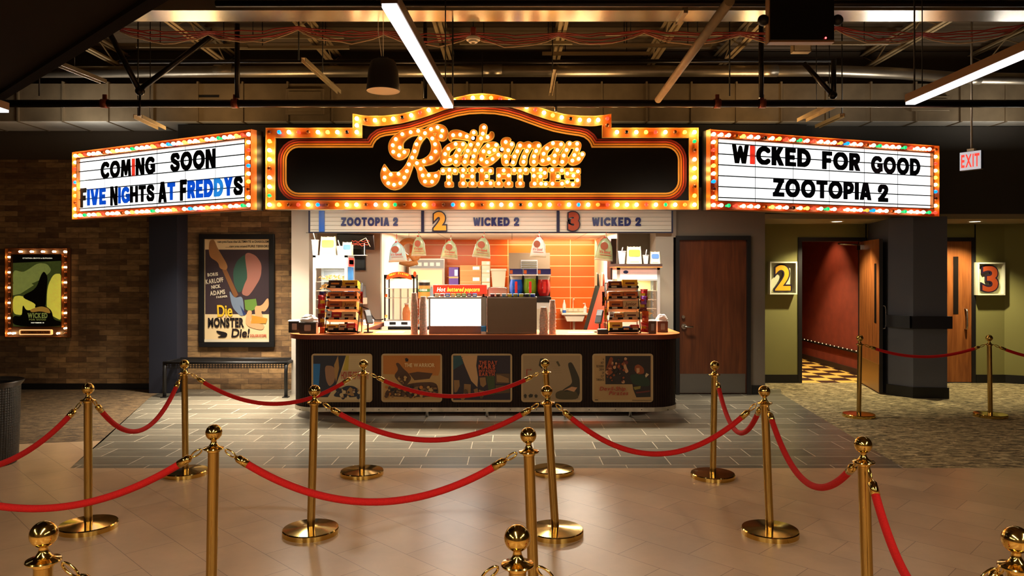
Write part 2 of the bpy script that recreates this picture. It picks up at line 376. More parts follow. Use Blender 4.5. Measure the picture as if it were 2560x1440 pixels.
mb = MB(); mb.box(3.59, 4.50, 11.585, 11.6, 0, .13); struct(mb.build('baseboard_north', M['black']))
mb = MB(); mb.box(7.27, 7.73, 11.585, 11.6, 0, .13); mb.prismz([(7.725,11.585),(9.6,10.585),(9.6,10.6),(7.73,11.6)], 0, .13); struct(mb.build('baseboard_angle', M['black']))
struct(MB().box(3.40, 3.6, 10.485, 10.5, 0, .13).build('baseboard_east', M['black']))
struct(MB().box(-5.20, -4.80, 10.6, 10.97, 0, 3.42).build('column_west', M['navy']))
struct(MB().box(-9.6, -5.2, 10.938, 10.95, 0, .09).build('baseboard_west', M['black']))
# corridor behind the second theatre door
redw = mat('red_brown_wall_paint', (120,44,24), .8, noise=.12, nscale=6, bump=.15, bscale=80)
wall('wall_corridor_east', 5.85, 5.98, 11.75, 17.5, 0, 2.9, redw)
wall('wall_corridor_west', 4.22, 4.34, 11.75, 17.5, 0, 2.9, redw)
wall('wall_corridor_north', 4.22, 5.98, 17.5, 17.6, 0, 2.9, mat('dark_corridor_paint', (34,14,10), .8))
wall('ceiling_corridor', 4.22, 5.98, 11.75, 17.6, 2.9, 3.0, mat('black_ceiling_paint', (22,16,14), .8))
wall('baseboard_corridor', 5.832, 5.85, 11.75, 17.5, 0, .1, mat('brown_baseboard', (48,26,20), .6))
rail = MB(); rail.box(5.80, 5.85, 11.8, 17.4, .37, .405)
rl = rail.build('light_rail', M['dark'])
tag(rl, 'low strip of small lights along the red corridor wall behind the open door', 'light strip')
lm = mat('warm_marker_light', (255,220,160), .4, emit=(1, .75, .45), es=1.0)
for k in range(22):
    o = MB().ball((5.797, 11.95+k*.17, .41), .009, 8, 5).build('marker_light', lm, rl)
# roof deck: corrugated sheet
deckm = mat('dark_roof_deck', (96,80,60), .5, .3)
md = MB(); prof = []
for k in range(-4*6, 12*6):
    y = k/6; prof += [(y, DECK), (y+.045, DECK), (y+.06, DECK+.05), (y+.145, DECK+.05), (y+.1666, DECK)]
n = len(prof)
md.add([(-9.8, y, z) for y, z in prof]+[(9.8, y, z) for y, z in prof], [(i, i+1, n+i+1, n+i) for i in range(n-1)])
md.box(-9.8, 9.8, -4.2, 12, DECK+.12, DECK+.2)
struct(md.build('ceiling', deckm))
# dropped ceiling with its diagonal edge
sm_ = mat('brown_drywall_ceiling', (34,26,18), .95, spec=.05)
struct(MB().prismz([(-.9,3.22),(-7.0,8.92),(-9.6,8.92),(-9.6,-4),(-.9,-4)], 3.30, 3.42).build('ceiling_soffit', sm_))
struct(MB().prismz([(-.9,3.22),(-7.0,8.92),(-7.06,8.86),(-.96,3.16)], 3.27, 3.31).build('trim_soffit_edge', mat('soffit_edge_trim', (26,21,16), .95, spec=.02)))
# canopy box that carries the marquee signs
struct(MB().prismz([(-6.0,10.45),(-3.05,8.86),(-2.92,8.93),(2.20,8.93),(2.34,8.84),(5.55,9.92),(5.55,10.49),(-6.0,10.49)], 2.75, 3.36).build('ceiling_canopy', wallblk))
struct(MB().box(-4.65, 4.1, 10.30, 10.49, 3.36, 3.79).build('wall_canopy_upper', wallblk))
# ================================================================ THE MARQUEE
trough = mat('yellow_sign_enamel', (182,100,36), .4)
BULB2 = {'w': 'v'}
troughr = mat('orange_sign_enamel', (120,40,14), .4)
lip = mat('sign_edge_metal', (236,190,110), .3, .3)
BULB = dict(
    w=mat('lit_bulb', (255,240,210), .3, emit=(1, .66, .26), es=34),
    y=mat('lit_yellow_bulb', (255,190,30), .3, emit=(1, .52, .03), es=7),
    r=mat('lit_red_bulb', (220,30,20), .3, emit=(1, .06, .03), es=1.6),
    p=mat('lit_pink_bulb', (255,220,200), .3, emit=(1, .55, .4), es=14),
    b=mat('lit_blue_bulb', (20,110,230), .3, emit=(.0, .22, 1), es=2.2),
    g=mat('lit_green_bulb', (10,170,90), .3, emit=(.0, .62, .2), es=1.0),
    o=mat('lit_orange_bulb', (240,110,30), .3, emit=(1, .24, .03), es=2.2),
    l=mat('lit_letter_bulb', (255,240,210), .3, emit=(1, .68, .26), es=8.5),
    v=mat('lit_small_sign_bulb', (255,240,210), .3, emit=(1, .66, .26), es=13),
    k=mat('dark_bulb', (20,16,40), .12, spec=.8), c=mat('clear_unlit_bulb', (150,80,40), .12, spec=.8))
BM = {}
def bulb_mesh(kind, r=.024):
    if (kind, r) not in BM:
        mb = MB(); mb.tube([(0, .035, 0), (0, -.005, 0)], .013, 6)
        mb.ball((0, -.022, 0), r, 8, 6, (1, 1.25, 1)); o = mb.build('bulb', BULB[kind]); BM[kind, r] = o.data
        bpy.data.objects.remove(o)
    return BM[kind, r]
def bulbs(pts, name, parent, kinds, y=0, r=.024, cap=100, count=None):
    """One mesh per bulb up to the cap; the rest of them are one part."""
    count = count if count is not None else [0]
    rest = []
    for i, (x, z) in enumerate(pts):
        k = kinds[i % len(kinds)]
        if count[0] >= cap: rest.append((x, z, k)); continue
        count[0] += 1
        o = bpy.data.objects.new(name, bulb_mesh(k, r)); C.objects.link(o); o.parent = parent; o.location = (x, y, z)
    if rest:
        mb = MB(); ks = sorted({k for _, _, k in rest})
        for x, z, k in rest:
            mb.m = ks.index(k); mb.tube([(x, y+.035, z), (x, y-.005, z)], .013, 6); mb.ball((x, y-.022, z), r, 8, 6, (1, 1.25, 1))
        o = mb.build(name, [BULB[k] for k in ks], parent); o['kind'] = 'stuff'
Y0 = 8.80; S0 = Y0/F
def P0(px, py): return ((px-1205.5)*S0, (524.5-py)*S0)
sign = thing('marquee_sign', 'large arched black marquee with glowing bulb lettering hanging above the snack counter', 'sign', ((1205.5-1280)*S0, Y0, ZZ(524.5, Y0)))
oL = [(667,524.5),(667,321),(883.5,321),(883.5,286),(903,289.5),(923,291.5),(962,291),(1001,287),(1032,280),(1063,270),(1103,256.5),(1143,245),(1174,238),(1205.5,235.5)]
iL = [(689,501.5),(689,345),(906,345),(906,312.5),(920,315),(935,316),(960,314.5),(1001,309),(1042,299),(1075,288.5),(1110,275.5),(1145,265),(1174,259.5),(1205.5,257.5)]
def mir(L): return L+[(2411-x, y) for x, y in reversed(L[:-1])]
O = [P0(*p) for p in mir(oL)]; I = [P0(*p) for p in mir(iL)]
n = len(O)
mb = MB(); mb.prism(O[::-1], .025, .12); mb.build('back_box', M['black'], sign)
mb = MB()                                                # lamp trough: floor and the two thin walls
mb.add([(x, .0, z) for x, z in O]+[(x, .0, z) for x, z in I], [(i, (i+1) % n, n+(i+1) % n, n+i) for i in range(n)])
mb.m = 1
for L_, w in ((O, -.006), (I, .006)):
    dl = -.055 if L_ is O else -.018
    mb.add([(x, .025, z) for x, z in L_]+[(x, dl, z) for x, z in L_], [(i, (i+1) % n, n+(i+1) % n, n+i) for i in range(n)])
    mb.band(L_, 0, w, dl, closed=True)
mb.build('lamp_trough', [trough, lip], sign)
mb = MB(); mb.flat(I, .012); mb.build('face_panel', mat('glossy_black_panel', (14,10,9), .22), sign)
yl = [(1205.5,481.5),(746,481.5)]+[(746-30*math.sin(a), 451.5+30*math.cos(a)) for a in (PI/12*k for k in range(1, 6))]+[(716,451),(716,400)]
yl += [(746-30*math.cos(a), 400-31*math.sin(a)) for a in (PI/12*k for k in range(1, 6))]+[(746,369),(932,369),(935,360),(941,351),(951,343.5),(963,340),(978,338),(1003,334),(1028,329),(1057,320),(1086,309.5),(1115,299),(1144,290.5),(1174,285.5),(1205.5,284)]
yp = [P0(*p) for p in yl]; yp = yp+[(-x, z) for x, z in reversed(yp[1:-1])]
mb = MB()
for k, (a, b) in enumerate(((0, .021), (.029, .050), (.058, .078), (.085, .106))):
    mb.m = k; mb.band(yp, a, b, .009-.0002*k, closed=True)
mb.build('stripe_border', [mat('pale_yellow_stripe', (236,176,84), .5, noise=.1, nscale=2), mat('amber_stripe', (222,134,36), .5), mat('orange_red_stripe', (186,62,28), .5), mat('dark_red_stripe', (120,26,14), .5)], sign)
# bulbs of the rim
def along(L, nn, ends=True):
    d = [0]
    for a, b in zip(L, L[1:]): d.append(d[-1]+math.dist(a, b))
    out = []
    for k in range(nn):
        t = d[-1]*(k/(nn-1) if ends else (k+.5)/nn); i = max(j for j in range(len(d)) if d[j] <= t+1e-9); i = min(i, len(L)-2)
        u = (t-d[i])/max(1e-9, d[i+1]-d[i]); out.append((L[i][0]+(L[i+1][0]-L[i][0])*u, L[i][1]+(L[i+1][1]-L[i][1])*u))
    return out
mid = [((a[0]+b[0])/2, (a[1]+b[1])/2) for a, b in zip(O, I)]
bot = along([mid[0], mid[-1]], 45)
lft = along([mid[0], mid[1]], 9)[1:]
top1 = along([mid[1], mid[2]], 10)[1:]
arch = along(mid[3:24], 29)
top2 = along([mid[25], mid[24]], 10)[:-1][::-1]
rgt = along([mid[-1], mid[25]], 9)[1:]
cnt = [0]
for pts, ks in ((bot, 'wycrwbcywwcpwgcywrcbwycwpwkwywrwbworwwwrwgwowrwkw'), (lft, 'gwpcwwyc'), (top1, 'bwrcwywkw'), (arch, 'wcwywkwrwyowrwwyrwbwrwywkwpwr'), (top2, 'wkwyrwcyw'), (rgt, 'ycwwpcgw'),
                ([((mid[2][0]+mid[3][0])/2, (mid[2][1]+mid[3][1])/2), ((mid[23][0]+mid[24][0])/2, (mid[23][1]+mid[24][1])/2)], 'pc')):
    bulbs(pts, 'rim_bulb', sign, ks, y=-.045, cap=100, count=cnt)
# lettering: channel letters traced as strokes in units of 1/8 photo pixel from (940,300); second half from (1200,300)
LET = {
 'r_capital': (0, [[(990,262,60),(850,245,66),(700,258,74),(540,325,96),(440,420,120),(402,520,143),(415,620,140),(475,682,118),(565,672,85),(635,628,38),(662,600,10)],
   [(985,275,60),(1050,235,70),(1120,205,82),(1225,185,90),(1310,225,112),(1338,295,106),(1318,335,88),(1250,330,60),(1210,312,20)],
   [(1000,280,62),(1075,305,66),(1140,380,72),(1190,480,84),(1210,590,100),(1190,690,105),(1110,785,92),(990,845,72),(870,862,58),(800,850,52)],
   [(985,280,62),(895,385,58),(825,500,62),(785,640,62),(735,765,66),(685,890,70),(630,1000,84),(560,1110,112),(470,1195,145),(370,1222,175),(265,1190,140),(205,1100,105),(185,1000,60),(176,900,8)],
   [(800,850,60),(880,960,74),(930,1060,92),(962,1140,112),(1022,1198,136),(1110,1188,132),(1190,1135,85),(1240,1080,44),(1264,1018,8)]],
  [(540,300),(705,260),(855,235),(990,280),(1110,200),(1240,165),(1335,230),(1310,340),(1135,385),(1190,500),(1200,645),(1110,770),(970,840),(410,400),(350,520),(490,565),(360,650),(475,720),(580,655),(900,385),(820,500),(785,640),(735,765),(670,900),(630,1035),(465,1090),(580,1160),(310,1100),(185,1000),(190,1160),(260,1275),(375,1305),(500,1275),(830,875),(905,990),(945,1120),(1065,1115),(1205,1130),(990,1240),(1130,1245)]),
 'a_script': (0, [[(1740,505,64),(1590,500,62),(1445,580,70),(1388,695,80),(1382,825,88),(1488,815,76),(1580,740,50)],[(1745,505,66),(1668,620,64),(1610,740,70),(1615,852,78),(1660,800,60),(1730,740,30)]],
  [(1600,495),(1745,500),(1455,590),(1670,615),(1390,695),(1615,730),(1375,845),(1490,810),(1605,850)]),
 't_script': (0, [[(1500,428,8),(1492,360,44),(1545,300,82),(1640,298,88),(1740,322,78),(1830,348,66),(1945,380,62)],[(1955,275,72),(1945,380,65),(1900,510,62),(1840,630,64),(1800,740,70),(1785,852,78),(1830,800,60),(1890,740,30)]],
  [(1550,320),(1690,310),(1820,345),(1960,265),(1945,380),(1900,510),(1840,630),(1805,735),(1780,850)]),
 't_second': (0, [[(2150,165,78),(2132,290,68),(2105,390,64),(2045,500,64),(1985,620,62),(1955,740,70),(1940,852,80),(1990,800,60),(2045,720,26)],[(1950,382,60),(2110,385,60),(2230,372,64),(2300,335,54),(2320,285,40),(2296,258,14)]],
  [(2165,165),(2140,290),(2105,385),(2235,360),(2045,500),(1985,620),(1955,740),(1930,850)]),
 'e_script': (1, [[(180,662,58),(285,612,58),(325,530,58),(260,500,56),(160,540,64),(75,645,74),(28,780,82),(70,848,82),(140,852,80),(250,790,74),(360,700,60),(425,610,54)]],
  [(165,530),(325,515),(75,640),(185,660),(290,615),(30,800),(140,855),(255,795),(370,710)]),
 'r_script': (1, [[(605,402,16),(570,398,38),(505,445,82),(510,500,72),(630,505,60)],[(430,610,54),(500,520,60)],[(632,500,60),(562,620,62),(505,740,72),(515,850,78),(570,810,64),(600,740,26)]],
  [(440,600),(515,455),(635,500),(565,620),(510,740),(530,850)]),
 'm_script': (1, [[(805,512,70),(745,640,62),(690,750,70),(652,850,76)],[(805,510,66),(880,520,56),(960,500,62),(990,535,60),(932,640,60),(885,750,66),(865,852,78)],[(975,520,56),(1050,525,54),(1120,500,60),(1160,530,64),(1115,640,62),(1080,740,70),(1070,852,80),(1130,805,60),(1180,725,24)]],
  [(800,525),(745,640),(690,745),(660,860),(985,535),(935,635),(885,750),(870,850),(1170,530),(1120,635),(1080,740),(1075,850)]),
 'a_second': (1, [[(1620,500,64),(1460,498,64),(1325,580,70),(1268,690,78),(1258,828,86),(1368,808,74),(1450,740,50)],[(1620,502,66),(1545,615,64),(1492,728,70),(1482,852,78),(1540,805,60),(1590,725,24)]],
  [(1455,480),(1615,500),(1335,580),(1540,615),(1270,690),(1490,725),(1250,825),(1370,795),(1480,850)]),
 'n_script': (1, [[(1780,500,68),(1725,615,62),(1670,725,68),(1645,850,76),(1700,820,60),(1740,760,20)],[(1780,498,64),(1850,515,56),(1920,500,66),(1952,515,68),(1930,610,62),(1880,720,66),(1845,820,84),(1940,805,78),(2010,735,62),(2050,690,50)]],
  [(1785,490),(1935,490),(1725,615),(1930,605),(1670,725),(1880,715),(1640,850),(1840,825),(1965,790),(2040,700)]),
}
letter_face = mat('amber_letter_face', (186,106,30), .5); letter_rim = mat('letter_edge', (255,214,130), .35)
def to_sign(x, y, half): return P0((1200 if half else 940)+x/8, 300+y/8)
def smooth_path(st):
    out = []
    for i in range(len(st)-1):
        p = [Vector(st[max(0, min(len(st)-1, i+k))]) for k in (-1, 0, 1, 2)]
        for j in range(4):
            t = j/4; out.append(.5*((2*p[1])+(p[2]-p[0])*t+(2*p[0]-5*p[1]+4*p[2]-p[3])*t*t+(3*p[1]-p[0]-3*p[2]+p[3])*t**3))
    return out+[Vector(st[-1])]
import numpy as np
def field(strokes, boxes, step=9):
    """Distance to the outline of a letter made of strokes and rounded boxes, sampled on a grid."""
    caps = []
    for st in strokes:
        p = smooth_path(st); caps += [(*a, *b) for a, b in zip(p, p[1:])]
    xs = [c[0] for c in caps]+[b[0] for b in boxes]+[b[2] for b in boxes]; ys = [c[1] for c in caps]+[b[1] for b in boxes]+[b[3] for b in boxes]
    pad = (200 if step > 5 else 25) if caps else 30
    gx = np.arange(min(xs)-pad, max(xs)+pad, step); gy = np.arange(min(ys)-pad, max(ys)+pad, step)
    X, Y = np.meshgrid(gx, gy); D = np.full(X.shape, 1e9)
    for ax, ay, ar, bx, by, br in caps:
        vx, vy = bx-ax, by-ay; l = max(1e-9, vx*vx+vy*vy)
        t = np.clip(((X-ax)*vx+(Y-ay)*vy)/l, 0, 1); D = np.minimum(D, np.hypot(X-ax-t*vx, Y-ay-t*vy)-(ar+(br-ar)*t))
    for x0, y0, x1, y1 in boxes:
        r = 24 if step > 5 else 1; qx = np.abs(X-(x0+x1)/2)-(x1-x0)/2+r; qy = np.abs(Y-(y0+y1)/2)-(y1-y0)/2+r
        D = np.minimum(D, np.hypot(np.maximum(qx, 0), np.maximum(qy, 0))+np.minimum(np.maximum(qx, qy), 0)-r)
    return gx, gy, D
def fill_field(mb, fl, level, to, y, wall=None):
    gx, gy, D = fl; D = D-level; vid = {}; vs = []; fs = []; edges = []
    def V(k, x, z):
        if k not in vid: vid[k] = len(vs); a, b = to(x, z); vs.append((a, y, b))
        return vid[k]
    ny, nx = D.shape
    for j in range(ny-1):
        for i in range(nx-1):
            q = ((i, j), (i+1, j), (i+1, j+1), (i, j+1)); d = [D[b, a] for a, b in q]
            if min(d) >= 0: continue
            poly = []; cut = []
            for k in range(4):
                p0, p1, d0, d1 = q[k], q[(k+1) % 4], d[k], d[(k+1) % 4]
                if d0 < 0: poly.append(V(p0, gx[p0[0]], gy[p0[1]]))
                if (d0 < 0) != (d1 < 0):
                    t = d0/(d0-d1); key = (min(p0, p1), max(p0, p1), 'e')
                    v = V(key, gx[p0[0]]+(gx[p1[0]]-gx[p0[0]])*t, gy[p0[1]]+(gy[p1[1]]-gy[p0[1]])*t); poly.append(v); cut.append(v)
            if len(poly) > 2: fs.append(tuple(poly))
            if len(cut) == 2: edges.append(tuple(cut))
    if wall is not None:
        n = len(vs); vs += [(a, wall, b) for a, _, b in vs[:n]]; used = set()
        fs += [(a, b, b+n, a+n) for a, b in edges]
    keep = sorted({i for f in fs for i in f}); mp = {v: k for k, v in enumerate(keep)}
    mb.add([vs[i] for i in keep], [tuple(mp[i] for i in f) for f in fs])
lc = [0]
def letter(name, half, strokes, bl, boxes=()):
    mb = MB(); fl = field(strokes, boxes); to = lambda x, z: to_sign(x, z, half)
    mb.m = 1; fill_field(mb, fl, 7, to, -.028, .012)
    mb.m = 0; fill_field(mb, fl, -7, to, -.031)
    o = mb.build(name, [letter_face, letter_rim], sign)
    bulbs([to_sign(x, y, half) for x, y in bl], 'letter_bulb', o, 'l', y=-.034, r=.0205, count=lc)
for nm, (half, st, bl) in LET.items(): letter('script_letter', half, st, bl)
SL = [  # slab letters: rounded boxes (x0,y0,x1,y1)
 (0, [(1298,965,1637,1062),(1298,965,1398,1095),(1538,965,1637,1095),(1413,965,1518,1345),(1378,1240,1553,1345)], [(1350,1025),(1475,1010),(1585,1025),(1465,1150),(1465,1280)]),
 (0, [(1655,962,1825,1060),(1845,962,2015,1060),(1688,962,1788,1345),(1882,962,1982,1345),(1700,1080,1960,1175),(1655,1240,1825,1345),(1845,1240,2015,1345)], [(1750,1015),(1930,1015),(1740,1130),(1930,1140),(1750,1280),(1935,1280)]),
 (1, [(-47,962,270,1052),(-12,962,92,1345),(175,962,270,1090),(60,1085,192,1192),(-47,1240,275,1345),(180,1205,275,1345)], [(40,1020),(210,1030),(135,1140),(40,1275),(215,1275)]),
 (1, [(330,962,615,1078),(330,1000,435,1345),(518,1000,620,1345),(380,1095,560,1180),(290,1240,463,1345),(485,1240,660,1345)], [(475,1020),(380,1125),(575,1120),(375,1280),(575,1280)]),
 (1, [(628,962,970,1062),(628,962,725,1092),(872,962,970,1092),(750,962,855,1345),(713,1240,888,1345)], [(685,1015),(800,1020),(910,1010),(805,1145),(805,1280)]),
 (1, [(995,962,1345,1060),(1028,962,1135,1345),(1245,975,1348,1165),(1100,1082,1330,1178),(1155,1120,1252,1345),(995,1240,1165,1345),(1170,1235,1362,1345)], [(1065,1010),(1210,1010),(1290,1070),(1075,1130),(1205,1140),(1090,1285),(1220,1285),(1310,1290)]),
 (1, [(1366,960,1680,1050),(1400,960,1505,1345),(1590,960,1680,1088),(1470,1085,1605,1192),(1366,1240,1688,1345),(1595,1205,1690,1345)], [(1440,1010),(1630,1020),(1555,1140),(1445,1285),(1635,1285)]),
 (1, [(1693,970,2005,1062),(1693,1000,1800,1170),(1905,970,2008,1088),(1710,1078,1985,1180),(1892,1100,2002,1330),(1700,1245,1995,1345),(1697,1195,1788,1345)], [(1825,1005),(1950,1040),(1740,1085),(1860,1125),(1940,1215),(1740,1250),(1850,1300)])]
for half, bxs, bl in SL: letter('slab_letter', half, [], bl, bxs)
mb = MB(); mb.tube([(0, .03, 1.36), (0, .03, 1.9)], .006, 6); mb.build('hanging_rod', M['dark'], sign)

# heavy sign capitals, drawn as strokes and boxes on a 100 unit high grid and cut flat at top and bottom
def _arc(cx, cy, rx, ry, a0, a1, n=10, r=12): return [(cx+rx*math.cos(math.radians(a0+(a1-a0)*k/n)), cy+ry*math.sin(math.radians(a0+(a1-a0)*k/n)), r) for k in range(n+1)]
def _ln(x0, y0, x1, y1, r=12): return [(x0, y0, r), (x1, y1, r)]
def _q(*p, r=12): return [(x, y, r) for x, y in p]
_st = (0, -30, 25, 130)
SIGNFONT = {
 'C': ([_arc(47, 50, 35, 38, 48, 312)], []), 'O': ([_arc(48, 50, 36, 38, 0, 360, 16)], []),
 'G': ([_arc(47, 50, 35, 38, 48, 318)], [(50, 36, 88, 55), (66, 12, 88, 50)]), 'I': ([], [(0, -30, 25, 130)]),
 'M': ([_ln(10, -12, 20, 112, 11), _ln(20, 108, 48, 18, 10), _ln(76, 108, 48, 18, 10), _ln(86, -12, 76, 112, 11)], []),
 'N': ([_ln(14, 104, 64, -4, 11)], [(0, -30, 23, 130), (55, -30, 78, 130)]),
 'S': ([_q((66,76),(56,87),(38,89),(19,82),(16,68),(30,56),(48,48),(64,38),(66,24),(54,12),(36,11),(20,16),(12,26))], []),
 'F': ([], [_st, (0, 78, 62, 130), (0, 38, 55, 60)]), 'E': ([], [_st, (0, 78, 62, 130), (0, 39, 55, 60), (0, -30, 64, 22)]),
 'H': ([], [_st, (55, -30, 80, 130), (0, 39, 80, 61)]), 'T': ([], [(0, 78, 74, 130), (25, -30, 50, 130)]),
 'A': ([_ln(6, -12, 36, 106), _ln(70, -12, 40, 106)], [(16, 18, 60, 36)]), 'V': ([_ln(6, 112, 36, -6), _ln(70, 112, 40, -6)], []),
 'Y': ([_ln(8, 112, 38, 46), _ln(68, 112, 38, 46)], [(26, -30, 50, 50)]),
 'R': ([_q((12,88),(38,88),(54,82),(58,68),(52,55),(38,49),(12,49)), _ln(36, 50, 64, -12)], [_st]),
 'P': ([_q((12,88),(38,88),(55,80),(59,66),(53,51),(38,44),(12,44))], [_st]),
 'D': ([_q((12,88),(34,88),(58,78),(70,50),(58,22),(34,12),(12,12))], [_st]),
 'W': ([_ln(8, 112, 28, -4, 10), _ln(28, -4, 48, 86, 9), _ln(68, -4, 48, 86, 9), _ln(88, 112, 68, -4, 10)], []),
 'K': ([_ln(20, 42, 62, 112), _ln(32, 56, 66, -12)], [_st]), 'Z': ([_ln(60, 92, 14, 8)], [(3, 78, 72, 130), (0, -30, 73, 22)]),
 '2': ([_q((13,66),(18,82),(36,89),(55,82),(58,66),(46,46),(16,14))], [(3, -30, 70, 22)])}
SGC = {}
def sign_glyph(ch):
    """verts (x, z 0..1, depth flag), faces, left, right of a heavy sign capital."""
    if ch not in SGC:
        st, bxs = SIGNFONT[ch]; gx, gy, D = field(st, bxs, 2.5)
        D = np.maximum(D-2.2, np.abs(gy[:, None]-50)-50); mb = MB(); fill_field(mb, (gx, gy, D), 0, lambda x, z: (x/100, z/100), -1.0, 0.0)
        xs = [v[0] for v in mb.v]; SGC[ch] = (mb.v, mb.f, min(xs), max(xs))
    return SGC[ch]
# ---------------------------------------------------------------- the two angled readerboards
lightbox = mat('white_lightbox', (250,250,246), .5, emit=(1, .985, .95), es=1.6)
railm = mat('dark_letter_rail', (40,70,90), .4)
navyl = mat('navy_marquee_letter', (8,26,52), .35); blackl = mat('black_marquee_letter', (10,16,24), .35)
def see_through_letter(name, c):
    m = mat(name, c, .4); nt = m.node_tree; b = nt.nodes['Principled BSDF']; tl = nt.nodes.new('ShaderNodeBsdfTranslucent'); ad = nt.nodes.new('ShaderNodeMixShader')
    tl.inputs[0].default_value = (*lin(c), 1); ad.inputs[0].default_value = .5
    nt.links.new(b.outputs[0], ad.inputs[1]); nt.links.new(tl.outputs[0], ad.inputs[2]); nt.links.new(ad.outputs[0], nt.nodes['Material Output'].inputs[0]); return m
redl = see_through_letter('red_marquee_letter', (236,60,40)); bluel = see_through_letter('blue_marquee_letter', (14,84,205)); cyanl = see_through_letter('light_blue_marquee_letter', (40,140,220))
def readerboard(A, B, label, rows, seqs):
    A, B = Vector(A), Vector(B); d = B-A; Ln = d.length; ang = math.atan2(d.y, d.x)
    ZB, H, tw = 2.462, .935, .108
    t = thing('readerboard', label, 'sign', (A.x, A.y, ZB), ang, 'angled readerboards beside the marquee')
    MB().box(0, Ln, .03, .13, 0, H).build('back_box', M['black'], t)
    mb = MB()
    ou = [(0,0),(Ln,0),(Ln,H),(0,H)]; inn = [(tw,tw),(Ln-tw,tw),(Ln-tw,H-tw),(tw,H-tw)]
    mb.add([(x,.02,z) for x,z in ou]+[(x,.02,z) for x,z in inn], [(i,(i+1)%4,4+(i+1)%4,4+i) for i in range(4)]); mb.m = 1
    for L_, w in ((ou, .006), (inn, -.012)):
        mb.add([(x,.03,z) for x,z in L_]+[(x,-.06,z) for x,z in L_], [(i,(i+1)%4,4+(i+1)%4,4+i) for i in range(4)]); mb.band(L_, 0, w, -.06, closed=True)
    mb.build('lamp_trough', [troughr, mat('orange_edge_metal', (206,120,50), .35, .3)], t)
    mb = MB(); mb.flat(inn, -.01); mb.build('light_panel', lightbox, t)
    mb = MB()
    for k in range(6):
        z = tw+.04+k*(H-2*tw-.08)/5; mb.box(tw, Ln-tw, -.02, -.012, z-.0065, z+.0065)
    for k in range(1, 6):
        x = tw+k*(Ln-2*tw)/6; mb.box(x-.003, x+.003, -.0125, -.0105, tw, H-tw)
    mb.build('letter_rail', railm, t)
    def u_of(px):
        m = (px-1280)/F; return (m*A.y-A.x)/((d.x-m*d.y)/Ln)
    def z_of(px, py):
        u = u_of(px); Y = A.y+d.y*u/Ln; return ZZ(py, Y)-ZB
    for txt, x0, x1, y0, y1, cols in rows:
        w0, w1 = u_of(x0), u_of(x1)
        zb = (z_of(x0, y0[0])+z_of(x1, y0[1]))/2; hh = (z_of(x0, y1[0])+z_of(x1, y1[1]))/2-zb
        gl = [sign_glyph(c) for c in txt]; tot = sum(g[3]-g[2] for g in gl)+.07*(len(gl)-1); k = (w1-w0)/tot; pen = w0
        for c, g, col in zip(txt, gl, cols):
            mb = MB(); big = 1.16 if txt in ('FIVE', 'NIGHTS', 'AT', 'FREDDYS') and c is txt[0] and pen == w0 else .96
            mb.add([((x-g[2])*k+pen, -.027+yy*.005, zb+(z-.5)*hh*big+.5*hh) for x, yy, z in g[0]], g[1])
            mb.build('letter', {'K': blackl, 'N': navyl, 'R': redl, 'B': bluel, 'C': cyanl}[col], t); pen += (g[3]-g[2]+.07)*k
    # bulbs
    hor = [( .054+k*(Ln-.108)/33, z) for z in (tw/2, H-tw/2) for k in range(34)]
    ver = [(x, tw/2+k*(H-tw)/9) for x in (tw/2, Ln-tw/2) for k in range(1, 9)]
    bulbs(hor, 'rim_bulb', t, seqs[0].replace('w', 'v'), y=-.02, r=.0235, cap=100); bulbs(ver, 'rim_bulb', t, seqs[1].replace('w', 'v'), y=-.02, r=.0235)
    return t
readerboard((-6.06,10.29,0), (-3.01,8.66,0), 'angled white readerboard with four words in two lines, beside the brick wall',
  [('COMING', 257, 393, (449,436), (405,391), 'KKKRKK'), ('SOON', 431, 544, (430,421), (385,369), 'KKKK'),
   ('FIVE', 206, 270, (516,513), (474,470), 'KBBB'), ('NIGHTS', 281, 391, (512,504), (471,460), 'KBBKKK'), ('AT', 401, 443, (506,499), (462,453), 'KB'), ('FREDDYS', 455, 612, (501,487), (454,440), 'KBBBCBK')],
  ('wwgwwyrwwwcwywwwgwwwyrwbwwywwo', 'wcywbwrw'))
readerboard((2.29,8.66,0), (5.60,9.78,0), 'angled white readerboard with three words above one word and a number, beside the dark wall',
  [('WICKED', 1826, 2023, (409,421), (361,374), 'KRKNNN'), ('FOR', 2051, 2146, (423,431), (377,384), 'NNN'), ('GOOD', 2173, 2296, (433,441), (389,397), 'NNNN'),
   ('ZOOTOPIA', 1928, 2174, (491,504), (444,458), 'NNNNNNNN'), ('2', 2190, 2216, (506,507), (460,462), 'N')],
  ('wwgrwwwcywwkwyrwgwrwwwobwwcwgw', 'wcbwywrw'))
# ================================================================ ROPE LINE: stanchions and velvet ropes
def stanchion_proto():
    t = thing('rope_stanchion', '', 'stanchion', group='brass rope stanchions')
    MB().lathe([(0,0),(.183,0),(.183,.030),(.178,.037),(.10,.043),(.03,.050),(0,.050)], 48).build('base', M['brass'], t)
    MB().lathe([(.0262,.03),(.0262,.865)], 24).build('pole', M['brassd'], t)
    MB().lathe([(.0262,.845),(.030,.848),(.030,.858),(.047,.860),(.049,.864),(.047,.868),(.032,.872),(.022,.878),(.014,.892),(.0125,.905),(.016,.912)], 28).build('collar', M['brass'], t)
    MB().ball((0,0,.942), .039, 28, 16).build('finial', M['brass'], t)
    return t
SP = stanchion_proto()
